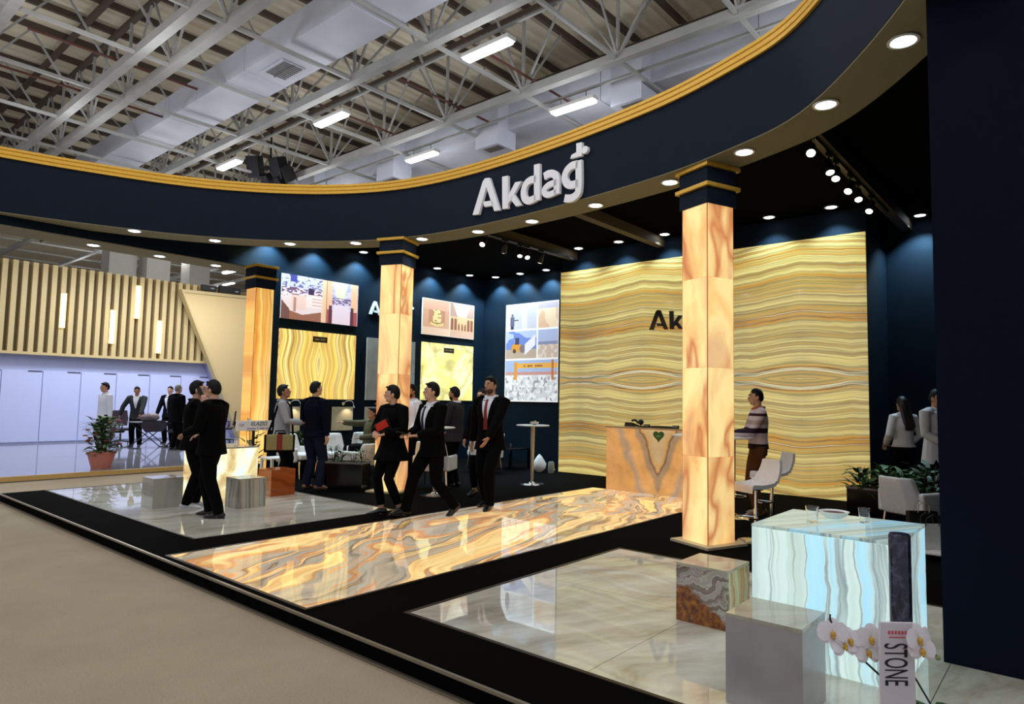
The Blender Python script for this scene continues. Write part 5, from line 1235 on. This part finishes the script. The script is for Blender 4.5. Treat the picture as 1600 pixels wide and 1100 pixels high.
    if glasses:
        gl = part('glasses', MB().tube([HD(-.045 + .014 * math.cos(q), .100, .006 + .0) + Rh @ V((.0 + .012 * math.cos(q * .785), 0, .012 * math.sin(q * .785))) - Rh @ V((.014 * math.cos(q) - .012, 0, 0)) for q in range(8)], .002, 5, closed=True)
                  .tube([HD(.033 + .015 * math.cos(q * .785), .102, .006 + .013 * math.sin(q * .785)) for q in range(8)], .002, 5, closed=True).tube([HD(.012, .106, .008), HD(-.020, .106, .008)], .002, 5)
                  .tube([HD(.048, .098, .010), HD(.080, .0, .012)], .002, 5).tube([HD(-.048, .098, .010), HD(-.080, .0, .012)], .002, 5), black_plastic, body)
    # ---- trousers, shoes
    g = MB(); th_ = .012 if female else .022
    g.tube([T(0, 0, -.10), T(0, 0, 0), T(0, .003, .10)], [(.165, .118), (.175, .125), (.155, .112)], N, side=sx)
    for k in (-1, 1):
        kn, an, Rf = lg[k]; lo = an + V((0, 0, -.035)) if not female else an * .88 + kn * .12
        g.tube([hips[k] + V((0, 0, .05)), hips[k], (hips[k] + kn) / 2, kn, kn * .6 + an * .4, an * .8 + kn * .2, lo], [.088 + th_ * .4, .088 + th_ * .5, .078 + th_, .058 + th_, .054 + th_, .046 + th_ * 1.1, .044 + th_ * .9], 14)
    fused('trousers', g, legs, t, vox, 2)
    for k in (-1, 1):
        kn, an, Rf = lg[k]; m = MB(); q = lambda x, y, z: an + Rf @ V((x, y, z))
        m.tube([q(0, -.075, -.062), q(0, -.05, -.045), q(0, .02, -.038), q(.003 * k, .09, -.055), q(.004 * k, .155, -.066), q(.004 * k, .195, -.076)], [(.026, .022), (.036, .042), (.040, .048), (.045, .032), (.043, .022), (.025, .012)], 14, side=Rf @ V((1, 0, 0)))
        so = fused('shoe', m, shoe, t, .0065, 2)
        m2 = MB(); m2.prism([(.030 * math.cos(a) * (1 + .35 * (math.sin(a) > 0)) , .058 + .138 * math.sin(a)) for a in [i * .3927 for i in range(16)]], lambda u, v, d: q(u, v, d), -.090, -.074)
        part('sole', m2, black_plastic if shoe is not s_white else s_white, so)
    # ---- upper garments
    tb = top
    if topkind in ('jacket', 'coat', 'sweater', 'shirt', 'blouse'):
        add = {'jacket': .030, 'coat': .030, 'sweater': .018, 'shirt': .014, 'blouse': .018}[topkind]
        lowz = skirt - .93
        m = MB(); ex = [(lowz, .172 + add + flare, .128 + add + flare, 0), (lowz * .5, .170 + add + flare * .5, .126 + add + flare * .4, 0)]
        torso(m, add, z0=.0, z1=.52, extra=ex)
        m.tube([T(0, -.006, .45), T(0, -.008, .51), T(0, -.008, .556)], [(.165, .118), (.125, .102), (.084, .082)], N, side=sx)
        for k in (-1, 1):
            e, w, d = arms[k]; w2 = w * (1 - sleeve) + e * sleeve
            m.tube([sh[k] - sx * (k * .07), sh[k] + V((0, 0, .004)), (sh[k] + e) / 2, e, (e + w2) / 2, w2], [.062 + add, .058 + add * .7, .050 + add * .8, .046 + add * .7, .042 + add * .7, .036 + add * .5], 14)
        up_ = fused({'jacket': 'jacket', 'coat': 'coat', 'sweater': 'sweater', 'shirt': 'shirt', 'blouse': 'blouse'}[topkind], m, top, t, vox, 3)
        if topkind in ('jacket', 'shirt', 'sweater', 'blouse', 'coat'):
            col_m = shirt or top
            part('collar', MB().tube([T(.068 * math.cos(a), -.006 + .070 * math.sin(a), .566 - .022 * (math.sin(a) > .6)) for a in [i * .3927 for i in range(16)]], [(.020, .030)] * 16, 8, closed=True, side=Rt @ V((0, 0, 1))), col_m, t, smooth=True)
        def chest(name, mat, wid, z0, z1, off_, th=.012):
            """strip laid on the chest between heights z0..z1; wid(f) = half width"""
            vs = []; n = 10; A = add + off_
            rows = []
            for j in range(n + 1):
                f = j / n; z = z0 + (z1 - z0) * f
                zz = [p[0] for p in tors]; rx = np.interp(z, zz, [p[1] for p in tors]) + A; ry = np.interp(z, zz, [p[2] for p in tors]) + A; yy = np.interp(z, zz, [p[3] for p in tors])
                if z < 0: rx += flare * (-z / .13); ry += flare * (-z / .13) + .012 * (-z / .13)
                w = wid(f); row = []
                for i in range(7):
                    a = math.asin(max(-.95, min(.95, (-w + i * w / 3) / rx))); row.append((rx * math.sin(a), yy + ry * math.cos(a), z))
                rows.append([T(*p) for p in row] + [T(p[0] * .93, p[1] - th * 2, p[2]) for p in reversed(row)])
            return part(name, MB().loft(rows), mat, t, smooth=35)
        if shirt and topkind in ('jacket', 'coat'):
            chest('shirt_front', shirt, lambda f: .008 + .072 * f ** .9 * (vw / .55), .52 - vopen, .535, .004)
            for k_ in (1,):
                pass
        if tie:
            chest('tie', tie, lambda f: .030 - .014 * f, .50 - vopen - .04, .52, .010, .008)
            part('tie_knot', MB().ball(T(0, .112, .505), (.022, .016, .022), 8, 6, Rt), tie, t, smooth=True)
        t['_chest'] = 0; del t['_chest']
        t_ch = chest
    else: t_ch = None
    return dict(t=t, T=T, HD=HD, hand={k: arms[k][1] + arms[k][2] * .085 for k in (-1, 1)}, arms=arms, chest=t_ch, Rt=Rt, sh=sh)
def hold(P, name, mb, mat, label=None, smooth=False, bevel=0):
    """geometry given in the person's own coordinates, kept as a separate thing at the person's place"""
    t = P['t']; o = part(name, mb, mat, None, smooth=smooth, bevel=bevel); o.location = t.location; o.rotation_euler = t.rotation_euler; o.scale = t.scale; return o
RIGHT = Vector((.638, -.770)); AWAY = Vector((.767, .637))
def fdir(right, away): v = RIGHT * right + AWAY * away; v.normalize(); return v
PL = PZ
V3 = Vector
# 1 man on the phone, facing right, behind the man with glasses
p = person('man in a black jacket and white sneakers holding a phone to his ear', (4.05, 9.32, PL), fdir(.9, .35), 1.70, top=c_black, legs=c_black, shoe=s_white, wR=(.13, .12, 1.46), eR=(.6, .5, -1), hdR=(-.18, .02, .9), wL=(-.22, .20, .95), aL=(-.09, .06, .09), aR=(.10, -.03, .09), skirt=.80, lean=.03, head=(0, -.12), curl=1.1)
o = hold(p, 'mobile_phone', MB().cbox(p['HD'](.092, .035, -.03), (.010, .05, .12), Matrix.Rotation(R(24), 3, 'X')), black_gloss, bevel=.003); tag(o, 'dark mobile phone held to the ear by the man in white sneakers', 'phone')
# 2 man with glasses and lanyard walking left
p = person('man in a black suit with glasses and a white lanyard, facing left', (3.92, 8.47, PL), fdir(-1, .12), 1.70, vox=.0085, top=c_black, legs=c_black, glasses=True, wL=(-.17, .26, 1.07), eL=(-.6, -1, -.2), wR=(.16, .27, 1.05), eR=(.7, -1, -.3), aL=(-.09, -.20, .09), aR=(.09, .04, .09), skirt=.80, shirt=c_black, vopen=.2, fL=4, fR=-4)
T = p['T']
part('lanyard', MB().tube([T(.075, -.02, .565), T(.125, .07, .50), T(.12, .150, .36), T(.05, .175, .22)], [(.016, .006)] * 4, 6, side=(1, 0, 0)).tube([T(-.075, -.02, .565), T(-.125, .07, .50), T(-.12, .150, .36), T(-.04, .178, .22)], [(.016, .006)] * 4, 6, side=(1, 0, 0)), c_white, p['t'], smooth=True)
o = hold(p, 'name_badge', MB().cbox(T(-.02, .182, .17), (.07, .006, .09)), c_white); tag(o, 'white badge on the lanyard of the man with glasses', 'badge')
# 3 man in grey sweater with shoulder bag
p = person('man in a light grey sweater with a shoulder bag, facing right', (5.86, 10.2, PL), fdir(.95, .3), 1.70, skin=skin_b, top=c_sweat, topkind='sweater', legs=c_black, wL=(-.12, .32, 1.12), wR=(.14, .32, 1.12), skirt=.84, head=(.05, -.2), aL=(-.1, .05, .09), aR=(.1, -.05, .09))
T = p['T']
bag = thing('shoulder_bag', 'khaki shoulder bag with a red stripe worn by the man in the grey sweater', 'bag', p['t'].location, p['t'].rotation_euler.z); bag.scale = p['t'].scale
kh = M('khaki_canvas', (142, 132, 82), .8); rd = M('bag_red', (128, 36, 24), .7)
part('body', MB().box(.245, .335, -.24, .22, .66, .93), kh, bag, bevel=.02); [part('side_panel', MB().box(.25, .338, a_, b_, .66, .93), c_black, bag, bevel=.008) for a_, b_ in ((-.25, -.215), (.195, .225))]
part('stripe', MB().box(.243, .338, -.055, .035, .655, .935), rd, bag, bevel=.004); part('base', MB().box(.24, .34, -.25, .225, .64, .68), c_black, bag, bevel=.01)
part('handle', MB().tube([(.29, -.09, .92), (.29, -.08, .99), (.29, .06, .99), (.29, .07, .92)], .012, 6), c_black, bag)
part('strap', MB().tube([(.30, -.20, .92), (.255, -.12, 1.2), (.16, -.06, 1.47), (.05, .03, 1.505), (.10, .14, 1.38), (.2, .17, 1.15), (.30, .19, .92)], [(.018, .005)] * 7, 6, side=(0, 1, 0)), c_black, bag, smooth=True)
o = hold(p, 'notebook', MB().cbox(V3((.02, .43, 1.14)), (.24, .17, .02), Matrix.Rotation(R(35), 3, 'X')), black_gloss, bevel=.003); tag(o, 'dark notebook held by the man in the grey sweater', 'notebook')
# 4 navy sweater man from behind
p = person('man in a navy sweater and jeans seen from behind', (6.20, 9.80, PL), fdir(.35, .9), 1.76, top=c_navy, topkind='sweater', legs=c_jean, shoe=s_brown, wL=(-.2, .2, .95), wR=(.27, .0, .82), aL=(-.12, 0, .09), aR=(.13, .02, .09), head=(.35, -.1), skirt=.86, fR=-40, hairkind='short')
# 5 seated man waving
p = person('seated man in an olive jacket stretching out his arm', (8.24, 11.10, PL + .02), fdir(-.8, -.6), 1.72, skin=skin_b, top=c_olive, topkind='jacket', legs=c_black, pel=(0, -.05, .50), lean=-.12, wR=(.22, .56, 1.02), wL=(-.2, .25, .72), eR=(.5, -.3, -1), aL=(-.14, .38, .09), aR=(.16, .42, .09), kL=(0, .6, 1), kR=(0, .6, 1), skirt=.90, hdR=(.0, 1, .1), curl=.2)
# 6 woman with short hair
p = person('short-haired woman in a wide black coat looking left', (5.62, 7.02, PL), fdir(-.5, -.87), 1.68, vox=.0085, female=True, skin=skin_a, top=c_black, topkind='coat', legs=c_black, shoe=s_black, wR=(.10, .24, 1.12), wL=(-.07, .24, 1.10), eL=(-.9, -.4, -.6), eR=(.9, -.4, -.8), aL=(-.12, -.04, .11), aR=(.10, .07, .09), kL=(.4, .8, 0), kR=(.4, .8, 0), fL=-40, fR=-40, skirt=.74, flare=.085, head=(.85, 0), curl=.9, pL=-16)
o = hold(p, 'folder', MB().cbox(V3((-.03, .225, 1.19)), (.25, .018, .19), Matrix.Rotation(R(20), 3, 'Y') @ Matrix.Rotation(R(-14), 3, 'X')), black_gloss, bevel=.003); tag(o, 'black folder hugged by the short-haired woman', 'folder')
o = hold(p, 'red_book', MB().cbox(V3((-.02, .250, 1.215)), (.20, .02, .10), Matrix.Rotation(R(24), 3, 'Y') @ Matrix.Rotation(R(-14), 3, 'X')), M('red_cover', (196, 40, 26), .45), bevel=.003); tag(o, 'bright red booklet carried by the short-haired woman', 'book')
# 7 man with striped tie striding left
tie_n = M('dark_tie', (26, 28, 44), .6)
p = person('striding man in a black suit, pale blue shirt and dark tie', (5.93, 6.58, PL), fdir(-.74, -.67), 1.75, vox=.0085, top=c_black, legs=c_black, shirt=c_white, tie=tie_n, wL=(-.11, .31, 1.05), eL=(-.7, -1, -.3), wR=(.10, .30, 1.06), eR=(.8, -.9, -.4), hdL=(.4, 1, .0), hdR=(-.2, 1, -.02), aR=(.14, .30, .10), aL=(-.15, -.26, .14), pL=-28, pR=8, pel=(0, 0, .905), skirt=.80, lean=.03, head=(.35, -.08), vopen=.36, vw=.7)
o = hold(p, 'mobile_phone', MB().cbox(V3((.06, .43, 1.085)), (.08, .15, .014), Matrix.Rotation(R(8), 3, 'X')), black_gloss, bevel=.003); tag(o, 'dark mobile phone in the hands of the striding man with the dark tie', 'phone')
# 8 man white shirt behind the column
tie_p = M('purple_tie', (98, 90, 150), .6)
person('bearded man in a white shirt and purple tie behind the woman', (7.89, 9.33, PL), fdir(-.75, -.65), 1.76, vox=.011, skin=skin_b, beard=hair_k, top=c_white, topkind='shirt', legs=c_black, tie=tie_p, wR=(.25, .06, .86), wL=(-.22, .15, .95), skirt=.92)
# 9 man grey suit
p = person('bearded man in a grey suit facing left beside the lemon onyx panel', (8.11, 8.44, PL), fdir(-.92, .35), 1.72, vox=.011, skin=skin_b, beard=hair_k, top=c_grey, legs=c_black, shirt=c_white, wL=(-.18, .26, 1.02), wR=(.18, .22, .98), skirt=.80)
# 10 woman behind
p = person('woman in a black blazer standing behind the man with the red tie', (7.70, 7.40, PL), fdir(-.35, -.9), 1.68, vox=.011, female=True, top=c_black, legs=c_black, shirt=c_white, hairkind='bun', wL=(-.08, .26, .98), wR=(.22, .16, .92), skirt=.80)
o = hold(p, 'leaflet', MB().cbox(V3((-.05, .345, .80)), (.17, .012, .22), Matrix.Rotation(R(-10), 3, 'X')), c_white); tag(o, 'white printed leaflet held low by the woman in the black blazer', 'leaflet')
# 11 red tie
tie_r = M('red_tie', (122, 24, 26), .6)
stub = M('stubble', (74, 52, 44), .7)
p = person('tall bearded man in a black suit with a red tie', (6.90, 6.45, PL), fdir(-.42, -.91), 1.84, vox=.0085, skin=skin_c, beard=stub, top=c_black, legs=c_black, shirt=c_white, tie=tie_r, wL=(-.10, .27, .93), eL=(-.6, -1, -.2), wR=(.29, -.02, .88), hdL=(.3, .5, -.8), aL=(-.09, .16, .10), aR=(.10, -.12, .10), skirt=.78, flare=.03, vopen=.34, curl=.35, head=(.15, 0))
# 12 striped sweater
p = person('man in a striped sweater leaning at the high table, facing left', (9.12, 3.46, PL), fdir(-.97, .1), 1.73, vox=.0085, skin=skin_c, top=striped_knit(), topkind='sweater', legs=c_brown, shoe=s_brown, wL=(-.12, .36, 1.11), wR=(.14, .34, 1.11), eL=(-.5, -1, -.4), eR=(.5, -1, -.4), hdL=(.3, 1, 0), hdR=(-.3, 1, 0), skirt=.92, flare=-.005, curl=1.0, shirt=M('orange_collar', (176, 92, 50), .7), aL=(-.1, .03, .09), aR=(.1, -.05, .09), hairkind='crop')
# 13, 14 women at the back right
person('long-haired woman in a white blouse seen from behind in the dark passage', (11.55, 2.12, PL), fdir(-.05, 1), 1.66, vox=.011, female=True, hair=hair_b, hairkind='long', top=c_blouse, topkind='blouse', legs=c_black, wL=(-.20, .16, 1.0), wR=(.20, .16, 1.0), skirt=.97, flare=.01)
person('person in a long cream jacket half hidden by the dark end wall', (10.95, 1.60, PL), fdir(.35, -.9), 1.76, vox=.011, skin=skin_c, hair=hair_k, top=c_cream, topkind='jacket', legs=c_black, wL=(-.10, .22, 1.02), wR=(.12, .22, 1.02), skirt=.72, hairkind='bun')
# 15-18 people in the neighbouring stand
NZ = .10
person('man in a plain white shirt at the far left by the potted plant', (6.15, 19.3, NZ), fdir(-.5, -.85), 1.80, vox=.014, skin=skin_c, top=c_white, topkind='shirt', legs=c_black, skirt=.86, wL=(-.26, .0, .86), wR=(.26, .0, .86))
person('man in a dark suit bending over the folding table', (7.62, 21.25, NZ), fdir(.25, -.95), 1.74, vox=.014, skin=skin_b, top=M('green_black_suit', (34, 42, 44), .85), legs=c_black, shirt=c_white, lean=.18, wL=(-.18, .42, .86), wR=(.42, .10, .92), eR=(1, -.3, 0), skirt=.80, head=(-.2, 0))
person('man in a navy suit with an open collar white shirt and long tie', (8.85, 22.1, NZ), fdir(.1, -1), 1.77, vox=.014, skin=skin_a, top=c_navy, legs=c_black, shirt=c_white, tie=tie_n, wL=(-.24, .10, .88), wR=(.34, .12, .84), skirt=.80, vopen=.46, vw=1.0)
person('grey-haired man in a black coat behind the man on the phone', (7.97, 19.45, NZ), fdir(.35, .9), 1.80, vox=.014, skin=skin_a, hair=hair_g, hairkind='crop', top=c_black, topkind='coat', legs=c_black, skirt=.72)
flush()
# ---------------------------------------------------------------- lettering from type to mesh
bpy.context.view_layer.update()
_dg = bpy.context.evaluated_depsgraph_get()
for o in [o for o in S.objects if o.type == 'FONT']:
    me = bpy.data.meshes.new_from_object(o.evaluated_get(_dg)); n = bpy.data.objects.new('lettering', me)
    COL.objects.link(n); n.parent = o.parent; n.matrix_parent_inverse = o.matrix_parent_inverse; n.location = o.location; n.rotation_euler = o.rotation_euler; n.scale = o.scale
    bpy.data.objects.remove(o)
